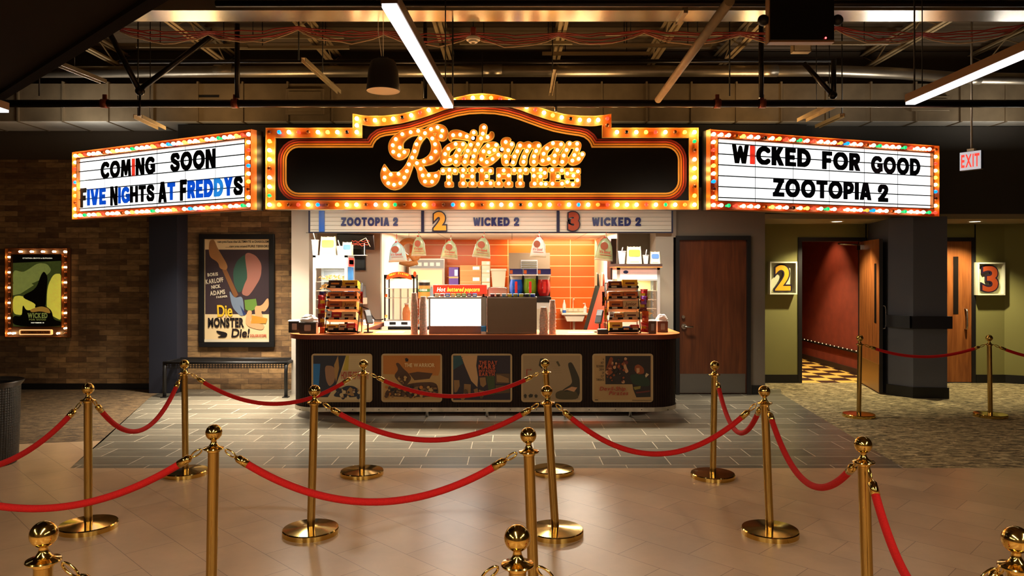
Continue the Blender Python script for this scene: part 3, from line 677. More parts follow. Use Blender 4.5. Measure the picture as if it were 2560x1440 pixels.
# name: top row of the ball, its column, column of the foot, label
ST = {
 'a': (957, 220, 221, 'brass stanchion near the trash can, full height in view with its round base'),
 'b': (899, 461, 464, 'brass stanchion in front of the black bench'),
 'c': (962, 787, 777, 'brass stanchion in front of the first picture panel of the counter'),
 'd': (899, 909, 905, 'brass stanchion between the first and second picture panels of the counter'),
 'e': (897, 1362, 1382, 'brass stanchion behind another one, before the fourth picture panel'),
 'f': (963, 1366, 1389, 'leaning brass stanchion right in front of the fourth picture panel'),
 'g': (902, 1787, 1782, 'brass stanchion standing before the brown service door'),
 'h': (963, 1910, 1925, 'leaning brass stanchion holding three rope ends, right of the service door'),
 'i': (1061, 535, 527, 'near brass stanchion on the bench side of the tan floor, its base out of view'),
 'j': (1068, 1320, 1338, 'leaning near brass stanchion in the middle of the tan floor'),
 'k': (1090, 2157, 2173, 'near brass stanchion in front of the green carpet edge'),
 'l': (1303, 110, 98, 'closest brass stanchion at the lower left, only its ball and collar showing'),
 'm': (1312, 1293, 1298, 'closest brass stanchion at the lower middle, only its ball and collar showing'),
 'n': (1316, 2540, 2545, 'closest brass stanchion cut by the lower right corner'),
 'o': (837, 2150, 2147, 'brass stanchion on the carpet before the open theatre door'),
 'p': (837, 2473, 2476, 'brass stanchion on the carpet before the theatre wall with number 3'),
}
SX = {}
def put_stanchion(key, x, y, lean, label):
    if not SX: t = SP; t.location = (x, y, 0); t['label'] = label
    else: t = dup(SP, (x, y, 0), 0, label)
    for ch in [o for o in ALLK() if o.parent == t]:
        if ch.name.split('.')[0] != 'base': ch.rotation_euler = (0, lean, 0)
    SX[key] = Vector((x+math.sin(lean)*.865, y, .862))
for key, (yt, xt, xb, lab) in ST.items():
    Y = (HC-.981)*F/(yt-HY); x = XX(xb, Y); put_stanchion(key, x, Y, (XX(xt, Y)-x)/.98, lab)
put_stanchion('q', -3.2, 3.6, 0, 'brass stanchion beyond the trash can, out at the side of the hall')
put_stanchion('r', 7.25, 8.75, 0, 'brass stanchion at the far end of the carpet rope line')
def rope(a, b, s, label):
    A, B = SX[a], SX[b]; u = (B-A).normalized()
    t = thing('velvet_rope', label, 'rope', tuple((A+B)/2), 0, 'red velvet barrier ropes'); o = (A+B)/2
    P = [p-o for p in sag(A+u*.052, B-u*.052, s, 60)]
    Ln = [0]
    for p, q in zip(P, P[1:]): Ln.append(Ln[-1]+(q-p).length)
    def at(d):
        d = max(0, min(Ln[-1], d))
        for i in range(len(P)-1):
            if Ln[i+1] >= d: return P[i].lerp(P[i+1], (d-Ln[i])/max(1e-9, Ln[i+1]-Ln[i]))
        return P[-1]
    T = Ln[-1]; h, f = .070, .128
    mid_ = [at(f+(T-2*f)*k/40) for k in range(41)]
    MB().tube(mid_, .0178, 14).build('rope_cover', M['red'], t)
    for e in (0, 1):
        g = (lambda d: at(d)) if e == 0 else (lambda d: at(T-d))
        MB().tube([g(h), g(h+.012), g(h+.014), g(f+.012)], [.010, .017, .0195, .0195], 14).build('end_ferrule', M['brass'], t)
        mb = MB(); c = g(.038); v = (g(h)-g(0)).normalized(); w = v.cross(Vector((0,0,1))).normalized(); z_ = w.cross(v)
        mb.tube([c+v*.030*math.cos(2*PI*k/14)+z_*.011*math.sin(2*PI*k/14) for k in range(15)], .0042, 6); mb.build('snap_hook', M['brass'], t)
for r in (
 ('q', 'a', .27, 'red rope running past the trash can to its nearest brass post'),
 ('a', 'b', .34, 'short deep hanging red rope in front of the dark blue column'),
 ('b', 'd', .26, 'red rope hanging across the first picture panel from the bench post'),
 ('d', 'e', .20, 'red rope hanging across the second and third picture panels'),
 ('c', 'f', .245, 'long red rope swinging in front of the counter base, middle row'),
 ('f', 'h', .335, 'long red rope crossing below the fifth picture panel and service door'),
 ('g', 'h', .33, 'short red rope looping down beside the service door post'),
 ('h', 'k', .30, 'red rope hanging over the edge between grey tile and carpet'),
 ('k', 'n', .36, 'red rope dropping out of view at the lower right'),
 ('i', 'j', .25, 'nearest long red rope sweeping across the tan floor'),
 ('q', 'i', .29, 'nearest red rope coming in from the left edge'),
 ('l', 'm', .28, 'red rope end showing at the lower left closest post'),
 ('m', 'n', .28, 'red rope end showing right of the lower middle closest post'),
 ('o', 'p', .145, 'dark red rope hanging before the blue-grey column on the carpet'),
 ('p', 'r', .17, 'dark red rope leaving the carpet post towards the right edge')): rope(*r)
# ================================================================ TRASH CAN AND BENCH
meshm = bpy.data.materials.new('black_perforated_metal'); meshm.use_nodes = True
nt = meshm.node_tree; b = nt.nodes['Principled BSDF']; L = nt.links.new
b.inputs['Base Color'].default_value = (.012, .011, .011, 1); b.inputs['Roughness'].default_value = .4
tc = nt.nodes.new('ShaderNodeTexCoord'); vo = nt.nodes.new('ShaderNodeTexVoronoi'); vo.inputs['Scale'].default_value = 45; vo.inputs['Randomness'].default_value = 0
L(tc.outputs['Object'], vo.inputs['Vector']); bp = nt.nodes.new('ShaderNodeBump'); bp.inputs['Strength'].default_value = 1; bp.inputs['Distance'].default_value = .01
L(vo.outputs['Distance'], bp.inputs['Height']); L(bp.outputs[0], b.inputs['Normal'])
t = thing('trash_can', 'black perforated metal trash can with a flared rim at the left edge', 'trash can', (-4.76, 6.67, 0))
MB().lathe([(0,0),(.25,0),(.262,.03),(.275,.40),(.282,.70)], 40).build('body', meshm, t)
MB().lathe([(.282,.70),(.300,.725),(.312,.742),(.308,.75),(.285,.735),(.24,.72)], 40).build('rim', mat('worn_black_rim', (60,56,52), .3, .5), t)
MB().lathe([(.24,.72),(.235,.30),(0,.30)], 32).build('liner', M['black'], t)
def grid_mesh(bw, n1, n2, c, w, plane):
    pass
t = thing('bench', 'black metal mesh bench against the brick wall under the framed poster', 'bench', (-3.97, 10.28, 0))
mb = MB(); X0, X1 = -.86, .86
for k in range(44): x = X0+(X1-X0)*k/43; mb.box(x-.006, x+.006, -.02, .44, .478, .484)
for k in range(12): y = -.02+.46*k/11; mb.box(X0, X1, y-.006, y+.006, .484, .49)
for k in range(44): x = X0+(X1-X0)*k/43; mb.box(x-.006, x+.006, -.035, -.029, .40, .484)
for k in range(3): z = .41+.03*k; mb.box(X0, X1, -.036, -.029, z-.005, z+.005)
mb.build('mesh_seat', M['black'], t)
mb = MB(); mb.tube([(X0,-.03,.48),(X1,-.03,.48)], .020, 10); mb.build('seat_rail', M['black'], t)
mb = MB(); mb.tube([(X0,.44,.48),(X1,.44,.48)], .020, 10); mb.build('seat_rail', M['black'], t)
for x in (X0+.02, X1-.02):
    mb = MB(); mb.tube([(x,-.035,0),(x,-.035,.36),(x,-.02,.44),(x,.03,.472),(x,.38,.472),(x,.43,.44),(x,.445,.36),(x,.445,0)], .025, 10); mb.build('leg', M['black'], t)
    mb = MB(); mb.box(x-.04, x+.04, -.08, .01, 0, .012); mb.build('foot', M['black'], t)
# ================================================================ BRICK WALL POSTERS
def poster_frame(name, label, cx, z0, z1, w, fw, y, fm, depth=.05):
    t = thing(name, label, 'poster', (cx, y, z0)); h = z1-z0
    mb = MB()
    for a in ((-w/2, w/2, 0, fw), (-w/2, w/2, h-fw, h), (-w/2, -w/2+fw, fw, h-fw), (w/2-fw, w/2, fw, h-fw)): mb.box(a[0], a[1], -depth, 0, a[2], a[3])
    mb.build('frame', fm, t, bevel=.004); return t
def sheet(parent, x0, x1, z0, z1, y, layers, mats, name='poster_sheet', words=()):
    """layers: (material index, polygon in 0..1 across and up); words: text() arguments in the same units."""
    mb = MB(); w, h = x1-x0, z1-z0
    mb.flat([(x0,z0),(x1,z0),(x1,z1),(x0,z1)], y)
    for k, lay in enumerate(layers):
        mi, poly = lay[:2]
        if len(poly) > 5 and len(lay) == 2:
            for _ in (0, 1): poly = [((1-t)*a[0]+t*b[0], (1-t)*a[1]+t*b[1]) for a, b in zip(poly, poly[1:]+poly[:1]) for t in (.2, .8)]
        mb.m = mi; mb.flat([(x0+u*w, z0+v*h) for u, v in poly], y-.0008*(k+1))
    yy = y-.0008*(len(layers)+2)
    for mi, tx, u, v, hh, kw in words:
        mb.m = mi; k2 = dict(kw)
        if 'width' in k2: k2['width'] *= w
        mb.text(tx, x0+u*w, z0+v*h, hh*h, yy, **k2)
    return mb.build(name, mats, parent)
def crowd(u0, u1, v0, v1, n, cols, r, seed):
    """Small overlapping blobs of print colour, like a busy painted scene."""
    rnd = random.Random(seed); out = []
    for _ in range(n):
        u, v, q = rnd.uniform(u0, u1), rnd.uniform(v0, v1), r*rnd.uniform(.5, 1.3)
        out.append((rnd.choice(cols), [(u+q*rnd.uniform(.7, 1.2)*math.cos(a), v+q*1.25*rnd.uniform(.7, 1.2)*math.sin(a)) for a in (2*PI*k/8 for k in range(8))]))
    return out
pm = lambda n, c: mat('print_'+n, c, .5)
PR = [pm('buff', (214,186,140)), pm('plum', (54,40,44)), pm('brown', (116,74,40)), pm('green', (44,74,60)), pm('rose', (150,98,84)), pm('steel_blue', (110,124,142)), pm('leaf_green', (96,128,52)),
      pm('flesh', (206,150,104)), pm('yellow', (216,172,40)), pm('black', (24,16,16)), pm('red', (170,52,34)), pm('gold_hair', (186,130,44)), pm('pale', (200,186,160)), pm('tan', (150,104,60)), pm('night_blue', (40,52,96))]
Yp = 10.90
w = 188*Yp/F; t = poster_frame('framed_poster', 'large framed vintage film poster with an axe on the brick wall above the bench', XX(591, Yp), ZZ(868, Yp), ZZ(585, Yp), w, .075, 10.949, M['black'])
def cv(pts): return [((x-112)/796, (1335-y)/1235) for x, y in pts]
H_ = ZZ(585, Yp)-ZZ(868, Yp)
sheet(t, -w/2+.07, w/2-.07, .07, H_-.07, -.02, [
 (1, cv([(122,1000),(905,1000),(905,228),(122,228)])),
 (3, cv([(540,770),(470,640),(460,480),(510,360),(600,285),(690,300),(650,560)])), (4, cv([(600,285),(650,262),(740,300),(810,400),(800,560),(700,720),(640,790),(560,760),(600,640),(640,560)])),
 (13, cv([(175,120),(230,105),(275,215),(400,420),(380,480),(300,455),(280,380),(180,320),(165,230)])), (2, cv([(330,470),(385,470),(525,770),(480,810)])),
 (5, cv([(410,700),(480,810),(580,780),(600,1000),(560,1030),(450,920)])), (14, cv([(545,890),(620,1000),(590,1020)])),
 (6, cv([(600,830),(740,815),(760,930),(660,970),(610,940)])), (7, cv([(720,900),(810,900),(890,790),(900,900),(850,970),(800,960),(830,1040),(740,1080)])),
 (7, cv([(640,950),(700,960),(660,1100),(850,1120),(820,1195),(640,1150),(610,1080)])), (11, cv([(690,1010),(880,1050),(860,1110),(680,1110)])),
 (9, cv([(250,1190),(400,1220),(380,1280),(260,1275),(330,1250),(280,1230)])), (12, cv([(112,1335),(908,1335),(908,1300),(112,1300)]))], PR,
 words=[(9,'can you face the ULTIMATE in DIABOLISM',.985,.962,.022,dict(width=.78,align='r',off=.015)),(9,'......can you stand PURE TERROR?',.985,.917,.022,dict(width=.66,align='r',off=.015)),
  (12,'BORIS',.055,.635,.032,dict(width=.16,off=.035,rot=.10)),(12,'KARLOFF',.03,.56,.045,dict(width=.27,off=.03,rot=.14)),(12,'NICK',.115,.515,.034,dict(width=.14,off=.035,rot=.14)),(12,'ADAMS',.095,.45,.044,dict(width=.23,off=.03,rot=.12)),(12,'FARMER',.19,.425,.02,dict(width=.17,off=.03,rot=.1)),
  (8,'Die',.205,.245,.115,dict(width=.23,off=.022,rot=.04,gap=.06)),(9,'MONSTER',.06,.145,.092,dict(width=.55,off=.05,gap=.05)),(9,'Die!',.415,.05,.082,dict(width=.27,off=.022,gap=.06,shear=.12)),(10,'COLORSCOPE',.70,.052,.026,dict(width=.25,off=.035))])
t_label = t
# lit poster case on the far brick wall
Yl = 10.92; cx = XX(97, Yl); w = 158*Yl/F; z0, z1 = ZZ(843, Yl), ZZ(620, Yl); h = z1-z0
t = thing('lit_poster_case', 'small poster case edged with glowing bulbs on the dark brick wall', 'poster case', (cx, 10.948, z0))
mb = MB(); mb.box(-w/2, w/2, -.03, 0, 0, h); mb.build('back_board', mat('dark_brown_case', (60,36,20), .5), t)
mb = MB(); fw = .10
for a in ((-w/2, w/2, 0, .012), (-w/2, w/2, h-.012, h), (-w/2, -w/2+.012, .012, h-.012), (w/2-.012, w/2, .012, h-.012), (-w/2+fw, w/2-fw, .15, .16), (-w/2+fw, w/2-fw, h-fw, h-fw+.01), (-w/2+fw-.01, -w/2+fw, .15, h-fw), (w/2-fw, w/2-fw+.01, .15, h-fw)): mb.box(a[0], a[1], -.09, -.03, a[2], a[3])
mb.build('frame', mat('bronze_case_edge', (150,92,44), .35, .7), t)
back = mat('backlit_print', (120,130,40), .4, emit=(.42, .40, .05), es=.35)
PL = [mat('backlit_olive', (70,84,34), .4, emit=(.16, .2, .04), es=.12, noise=.5, nscale=9), mat('backlit_yellow', (222,206,60), .4, emit=(.8, .70, .08), es=.4, noise=.3, nscale=9), mat('backlit_green', (130,146,60), .4, emit=(.40, .44, .10), es=.22, noise=.4, nscale=9), mat('print_near_black', (16,14,8), .4),
      mat('backlit_amber', (150,104,30), .4, emit=(.5, .26, .04), es=.35), mat('backlit_white', (240,236,210), .4, emit=(1, .95, .7), es=.7)]
def lv(pts): return [((x-205)/630, (1215-y)/1000) for x, y in pts]
sheet(t, -w/2+fw, w/2-fw, .16, h-fw, -.05, [
 (2, lv([(205,420),(330,460),(400,420),(520,330),(640,340),(700,440),(560,560),(440,620),(205,660)])), (2, lv([(205,620),(380,560),(470,640),(300,760),(205,780)])),
 (1, lv([(835,480),(720,480),(640,660),(630,1000),(720,1080),(835,1140)])), (1, lv([(205,800),(300,780),(480,860),(520,940),(330,1060),(205,1040)])),
 (3, lv([(205,1215),(205,1060),(320,1080),(330,900),(380,1000),(500,960),(560,920),(640,940),(700,1000),(720,1120),(835,1150),(835,1215)])),
 (3, lv([(300,800),(500,690),(560,500),(600,440),(650,520),(630,760),(620,960),(480,960),(500,900)])),
 (4, lv([(420,980),(560,930),(660,960),(690,1040),(560,1000),(440,1020)])), (3, lv([(205,215),(835,215),(835,300),(205,330)]))], [PL[0], *PL[1:]],
 words=[(5,'CYNTHIA ERIVO is ELPHABA',.5,.945,.014,dict(width=.6,align='c',off=.05)),(2,'WICKED',.5,.115,.075,dict(width=.40,align='c',off=.05)),(2,'FOR GOOD',.5,.085,.02,dict(width=.34,align='c',off=.04)),(5,'NOVEMBER 21',.5,.045,.014,dict(width=.26,align='c',off=.05))])
mb = MB(); mb.prism(rrect(-.27, .21, .035, .115, .02), -.06, -.03); mb.m = 1; mb.flat(rrect(-.25, .19, .05, .10, .012), -.0605); mb.m = 2
mb.text('RATTERMAN THEATRES', -.03, .06, .03, -.0615, width=.40, align='c', off=.03)
mb.build('name_plate', [mat('gold_plate_edge', (250,190,100), .3, emit=(1, .55, .2), es=.8), mat('amber_plate', (190,110,40), .4), M['black']], t)
BULB['s'] = mat('lit_small_bulb', (255,240,210), .3, emit=(1, .58, .22), es=20)
pts = [(-w/2+.055, .06+k*(h-.12)/16) for k in range(17)]+[(w/2-.055, .06+k*(h-.12)/16) for k in range(17)]
bulbs(pts, 'edge_bulb', t, 'scc', y=-.055, r=.014)
bulbs([(-w/2+.055+(w-.11)*k/5, h-.055) for k in range(1, 6)]+[(w/2-.16, .06), (-w/2+.12, .06)], 'edge_bulb', t, 's', y=-.055, r=.016)
# ================================================================ SNACK COUNTER
ZC = 1.0
lam = wood_mat('orange_laminate', (206,110,54), (222,130,70), .3, (2, 6, 6)); lamedge = mat('dark_laminate_edge', (122,54,34), .4)
slat = mat('dark_slatted_wood', (40,23,15), .6, noise=.35, nscale=3, stretch=(60, 60, .8), spec=.25)
def counter_outline(x0, x1, y0, y1, r, n=10):
    P = [(x1, y1)]+[]
    P = [(x0, y1)]+[(x0+r-r*math.cos(PI/2*k/n), y0+r-r*math.sin(PI/2*k/n)) for k in range(n+1)]+[(x1-r+r*math.sin(PI/2*k/n), y0+r-r*math.cos(PI/2*k/n)) for k in range(n+1)]+[(x1, y1)]
    return P
t = thing('snack_counter', 'long dark slatted snack counter with an orange top and rounded ends under the marquee', 'counter', (-.32, 8.74, 0))
ox = -.32
top = counter_outline(-2.69-ox, 2.04-ox, -.10, 2.2, .40)
U = top[:-1]+[(2.04-ox, 2.2), (1.35-ox, 2.2), (1.35-ox, .66), (-1.90-ox, .66), (-1.87-ox, 2.2)]
mb = MB(); mb.prismz(U, .945, ZC-.004); mb.build('top_edge', lamedge, t)
mb = MB(); mb.prismz(U, ZC-.004, ZC); mb.build('worktop', lam, t)
out = counter_outline(-2.645-ox, 2.0-ox, 0, 2.15, .36, 14)
def shell(mb, P, z0, z1, flute):
    """Walks round the front and ends of the counter with narrow vertical slats."""
    d = [0]
    for a, b in zip(P, P[1:]): d.append(d[-1]+math.dist(a, b))
    N = int(d[-1]/.031); L_ = []
    for k in range(N+1):
        for off, dep in ((0, 0), (.55, 0), (.62, flute), (.93, flute)) if flute else ((0, 0),):
            s = min(d[-1], (k+off)*d[-1]/N) if k < N else d[-1]
            i = max(j for j in range(len(d)) if d[j] <= s+1e-9); i = min(i, len(P)-2); u = (s-d[i])/max(1e-9, d[i+1]-d[i])
            tx, ty = P[i+1][0]-P[i][0], P[i+1][1]-P[i][1]; l = math.hypot(tx, ty) or 1
            L_.append((P[i][0]+tx*u-ty/l*dep, P[i][1]+ty*u+tx/l*dep))
    n = len(L_); mb.add([(x, y, z0) for x, y in L_]+[(x, y, z1) for x, y in L_], [(i, i+1, n+i+1, n+i) for i in range(n-1)])
mb = MB(); shell(mb, out, .13, .945, .010); mb.build('slatted_front', slat, t)
def offs(P, o):
    return [(x+(-o if x < 0 else o)*(1 if abs(x) > 1.9 else 0), y-o if y < .3 else y) for x, y in P]
kick = counter_outline(-2.65-ox, 2.005-ox, -.006, 2.15, .366, 14)
mb = MB(); shell(mb, kick, .085, .135, 0)
k2 = counter_outline(-2.655-ox, 2.01-ox, -.011, 2.15, .371, 14); shell(mb, k2, .085, .135, 0)
n = len(mb.v)
mb.build('metal_kick_strip', mat('worn_aluminium', (196,186,168), .4, .8, noise=.25, nscale=9), t)
mb = MB()
for x in [-2.5+.31*k for k in range(15)]: mb.tube([(x-ox, -.009, .11), (x-ox, -.013, .11)], .006, 8)
mb.build('strip_rivet', M['dark'], t)
mb = MB(); mb.prismz(counter_outline(-2.3-ox, 1.65-ox, .35, .75, .3), 0, .13); mb.build('recessed_base', M['black'], t)
for x in (-2.4, -1.02, -.30, .64, 1.42):
    mb = MB(); mb.tube([(x-ox, .15, 0), (x-ox, .15, .14)], .017, 10); mb.build('leg', M['chrome'], t)
# five half sheet posters let into the front
Yc = 8.735; PW, PH = 152*Yc/F, 121*Yc/F
def sub(px0, py0, sx, sy):
    return lambda pts: [((x-px0)/sx, 1-(y-py0)/sy) for x, y in pts]
pbuff = mat('print_paper_border', (196,164,116), .55)
def half_sheet(pxc, label, layers, words, mats):
    t = thing('half_sheet_poster', label, 'poster', (XX(pxc, Yc), 8.738, ZZ(1005, Yc)), 0, 'half sheet film posters on the counter front')
    mb = MB(); mb.prism(rrect(-PW/2, PW/2, 0, PH, .035), -.012, 0); mb.build('backing', pbuff, t)
    sheet(t, -PW/2+.022, PW/2-.022, .026, PH-.022, -.0125, layers, mats, 'printed_sheet', words)
P1 = sub(110, 180, 1450, 1130); mm = [PR[0]]
half_sheet(855, 'first poster panel from the bench end, blue and buff with a tall red title', [
  (1, P1([(110,1240),(110,180),(940,180),(820,560),(700,900),(480,1240)]), 0), (2, P1([(110,1000),(110,390),(290,390),(250,1000)])), (3, P1([(400,430),(600,440),(690,560),(650,860),(520,980),(430,800)])),
  (4, P1([(640,420),(740,180),(770,500),(690,860),(660,700)])), (5, P1([(940,180),(1020,180),(1000,560),(860,560)])), (1, P1([(600,1220),(740,1050),(960,940),(1150,960),(1290,1060),(1250,1230),(900,1250)])), (4, P1([(960,1080),(1050,980),(1120,1030),(1090,1180),(980,1190)]))]+crowd(.42,.82,.06,.24,26,(1,1,4,0,3),.032,1),
  [(6,'HOUSE OF FRIGHT',.50,.475,.17,dict(width=.48,off=.02,gap=.1))]+[(7,'--------- ------ ------',.63,.905-.045*k,.012,dict(width=.32)) for k in range(6)],
  [mat('print_buff2', (206,178,128), .5), mat('print_dusk', (40,40,52), .5), mat('print_bright_blue', (36,110,170), .5), mat('print_skin', (160,116,84), .5), mat('print_sand', (170,128,70), .5), mat('print_mustard', (190,164,60), .5), PR[10], mat('print_slate', (96,104,100), .5)])
P2 = sub(1205, 300, 720, 575)
half_sheet(1029.5, 'second poster panel from the bench end, amber battle picture with a cream title', [
  (1, P2([(1205,540),(1900,560),(1925,480),(1925,300),(1205,300)])), (2, P2([(1530,530),(1640,510),(1830,530),(1790,600),(1600,620)])), (2, P2([(1340,560),(1400,480),(1360,400),(1400,390),(1460,470),(1520,520),(1570,600),(1480,710),(1400,640)])),
  (3, P2([(1480,340),(1500,330),(1525,345),(1520,375),(1490,380)])), (2, P2([(1215,830),(1250,740),(1420,700),(1600,650),(1880,640),(1910,800),(1800,840)])), (4, P2([(1560,740),(1640,690),(1760,740),(1840,700),(1900,780),(1700,810)]))]+crowd(.06,.94,.08,.30,60,(2,2,4,3,0,1),.030,2)+crowd(.28,.5,.32,.55,12,(4,2,0),.026,3),
  [(5,'THE WARRIOR',.39,.755,.085,dict(width=.52,off=.02))],
  [mat('print_ochre', (190,146,84), .5), mat('print_amber', (190,116,42), .5), mat('print_umber', (84,52,30), .5), PR[9], mat('print_dun', (140,100,58), .5), mat('print_cream', (232,206,150), .5)])
P3 = sub(165, 180, 1440, 1050)
half_sheet(1204.5, 'middle poster panel, dark with a pale wedge and a red four line title', [
  (1, P3([(165,520),(165,200),(360,180),(420,370)])), (2, P3([(360,180),(775,180),(745,420),(790,700),(775,930),(620,780),(470,450)]), 0), (3, P3([(180,760),(320,760),(330,900),(260,1040),(190,1000)])),
  (3, P3([(440,850),(610,860),(600,1120),(430,1180)])), (3, P3([(680,980),(780,950),(800,1080),(720,1140)])), (3, P3([(820,1000),(940,1010),(960,1110),(850,1150)])), (3, P3([(830,700),(980,690),(1000,860),(920,930),(850,880)])),
  (4, P3([(990,650),(1210,660),(1220,1100),(1060,1110),(1050,960)])), (5, P3([(1235,605),(1590,605),(1590,830),(1235,840)])), (5, P3([(1235,880),(1590,880),(1590,1060),(1235,1080)])), (3, P3([(1260,640),(1350,640),(1560,720),(1570,820),(1270,800)]))]+[(1, P3([(165,y),(410,y-110),(410,y-122),(165,y-12)])) for y in (330,380,430,480)]+crowd(.03,.5,.04,.22,16,(0,3,5),.035,4),
  [(6,'THE DAY',.455,.80,.09,dict(width=.32,off=.05)),(6,'MARS',.445,.70,.10,dict(width=.29,off=.05)),(6,'INVADED',.45,.63,.06,dict(width=.29,off=.05)),(6,'EARTH',.455,.545,.08,dict(width=.27,off=.05))],
  [mat('print_midnight', (46,34,44), .5), mat('print_teal', (46,84,90), .5), mat('print_peach', (206,160,110), .5), mat('print_skin2', (150,110,64), .5), mat('print_moss', (62,74,34), .5), mat('print_sepia', (96,70,40), .5), mat('print_brick_red', (190,84,46), .5)])
P4 = sub(165, 180, 1450, 1140)
half_sheet(1379, 'fourth poster panel, pale grey buff with a dark raised arm shape', [
  (1, P4([(1290,380),(1400,340),(1530,600),(1610,800),(1600,1300),(960,1310),(1160,1060),(1420,900),(1380,700)])), (2, P4([(1000,1310),(980,1130),(1160,1060),(1250,1120),(1500,1060),(1600,1310)])), (3, P4([(1180,1080),(1400,980),(1540,1000),(1460,1110),(1280,1060)])),
  (1, P4([(560,430),(600,260),(680,250),(690,420),(640,520)])), (2, P4([(1000,340),(1050,320),(1110,440),(1070,460)])), (1, P4([(180,1200),(215,1160),(260,1190),(250,1270),(200,1270)])), (1, P4([(300,1200),(350,1160),(420,1180),(400,1250),(320,1260)])), (1, P4([(450,1200),(490,1170),(535,1200),(520,1260),(470,1260)])),
  (4, P4([(250,540),(270,540),(270,700),(250,700)]))],
  [(4,'THE',.06,.665,.03,dict(width=.09,off=.02))]+[(1,'---- ---- -----',.46+.02*k,.86-.05*k,.012,dict(width=.12)) for k in range(6)],
  [mat('print_putty', (170,142,104), .5), mat('print_shadow_green', (58,50,32), .5), mat('print_khaki', (84,72,40), .5), PR[7], PR[10]])
P5 = sub(130, 185, 1450, 1120)
half_sheet(1556.5, 'fifth poster panel nearest the service door, ship fight picture with a red two line title', [
  (1, P5([(415,910),(415,195),(1565,195),(1565,1230),(1200,1240),(1120,1040),(1100,910)]), 0), (2, P5([(420,650),(440,480),(540,200),(620,260),(560,420),(620,600),(500,700)])), (3, P5([(1020,680),(1200,640),(1420,680),(1540,800),(1540,960),(1330,960),(1100,900)])),
  (4, P5([(860,340),(920,300),(950,480),(1010,590),(930,640),(880,500)])), (2, P5([(1160,440),(1260,400),(1390,500),(1400,640),(1240,660),(1150,560)])), (4, P5([(1200,500),(1280,500),(1280,600),(1210,640)])), (6, P5([(1420,690),(1450,620),(1520,660),(1440,740)])),
  (5, P5([(1120,980),(1310,950),(1300,1020),(1160,1050)])), (7, P5([(1180,1100),(1540,1060),(1540,1100),(1200,1140)])), *crowd(.22,.56,.40,.95,40,(2,1,4,2,7),.028,5), (8, P5([(140,1280),(220,1280),(220,1295),(140,1295)])), (8, P5([(1080,1295),(1570,1295),(1570,1305),(1080,1305)]))],
  [(9,'Devil-Ship',.085,.225,.085,dict(width=.45,off=.02,shear=.25)),(9,'Pirates',.25,.125,.085,dict(width=.33,off=.02,shear=.25))]+[(8,w_,.165,.90-.076*k,.05,dict(width=ww,align='r',off=.02)) for k, (w_, ww) in enumerate((('A',.02),('HOT',.055),('BLOODED',.13),('CREW',.085),('OF',.035),('CUT',.055),('THROATS',.135)))],
  [mat('print_straw', (190,150,96), .5), mat('print_dark_ship', (44,30,22), .5), mat('print_rust', (150,72,28), .5), mat('print_bottle_green', (38,56,34), .5), PR[7], mat('print_olive_yellow', (140,124,48), .5), PR[0], mat('print_maroon', (104,40,30), .5), PR[9], PR[10]])
# ---------------------------------------------------------------- programme boards above the counter
Ym = 10.42
boardm = mat('white_board_panel', (216,206,190), .45); bframe = mat('blue_black_board_frame', (26,24,58), .4); brail = mat('board_rail_line', (176,166,150), .5)
gold = mat('gold_number', (226,164,40), .4); rust = mat('rust_number', (150,62,30), .4); blue = mat('blue_number', (20,90,190), .35); ink = mat('ink_blue_letter', (22,28,92), .4); numedge = mat('dark_number_edge', (36,24,40), .4)
def digit(parent, ch, x, z, h, y, face, w=None):
    mb = MB(); mb.m = 1; mb.text(ch, x, z-.03*h, h*1.06, y, off=.12, depth=.012, align='c', sx=1.0 if w is None else w); mb.m = 0; mb.text(ch, x, z+.03*h, h*.94, y-.0075, off=.06, align='c', sx=1.0 if w is None else w)
    return mb.build('number', [face, numedge], parent)
for px0, px1, num, fc, nx, txt, tx0, tx1, label in (
  (772, 1057, '1', blue, 805, 'ZOOTOPIA 2', 853, 995, 'white programme board with a blue number one, over the left warmer'),
  (1057, 1395, '2', gold, 1100, 'WICKED 2', 1183, 1298, 'white programme board with a gold number two, middle of the three'),
  (1395, 1682, '3', rust, 1434, 'WICKED 2', 1480, 1602, 'white programme board with a rust red number three, by the service door')):
    x0, x1 = XX(px0, Ym), XX(px1, Ym); zb, zt = ZZ(583, Ym), ZZ(524, Ym)
    t = thing('programme_board', label, 'sign', ((x0+x1)/2, Ym, zb), 0, 'programme boards above the counter opening'); w = x1-x0; h = zt-zb; cx = (x0+x1)/2
    MB().box(-w/2, w/2, 0, .05, 0, h).build('panel', boardm, t)
    mb = MB()
    for a in ((-w/2, w/2, 0, .018), (-w/2, w/2, h-.012, h), (-w/2, -w/2+.02, .018, h-.012), (w/2-.02, w/2, .018, h-.012)): mb.box(a[0], a[1], -.02, 0, a[2], a[3])
    mb.build('frame', bframe, t)
    mb = MB()
    for k in range(5): mb.box(-w/2+.02, w/2-.02, -.007, 0, .05+k*.058, .056+k*.058)
    mb.build('letter_rail', brail, t)
    s = Ym/F
    if num == '1':
        MB().box((nx-7)*s+XX(1280, Ym)-1280*s-cx, (nx+7)*s-1280*s-cx, -.02, -.008, .02, h-.01).build('number', blue, t)
    else: digit(t, num, (nx-1280)*s-cx, .03, h-.06, -.02, fc, 1.0)
    W0 = (tx0-1280)*s-cx; W1 = (tx1-1280)*s-cx
    gl = [(c, sign_glyph(c)) if c != ' ' else (c, None) for c in txt]; tot = sum((g[3]-g[2]+.12) if g else .45 for c, g in gl)-.12; k = (W1-W0)/tot; pen = W0
    for c, g in gl:
        if g is None: pen += .45*k; continue
        mb = MB(); hh = 21*s; mb.add([((x-g[2])*k+pen, -.010+yy*.006, ZZ(565, Ym)-zb+z*hh) for x, yy, z in g[0]], g[1]); mb.build('letter', ink, t); pen += (g[3]-g[2]+.12)*k
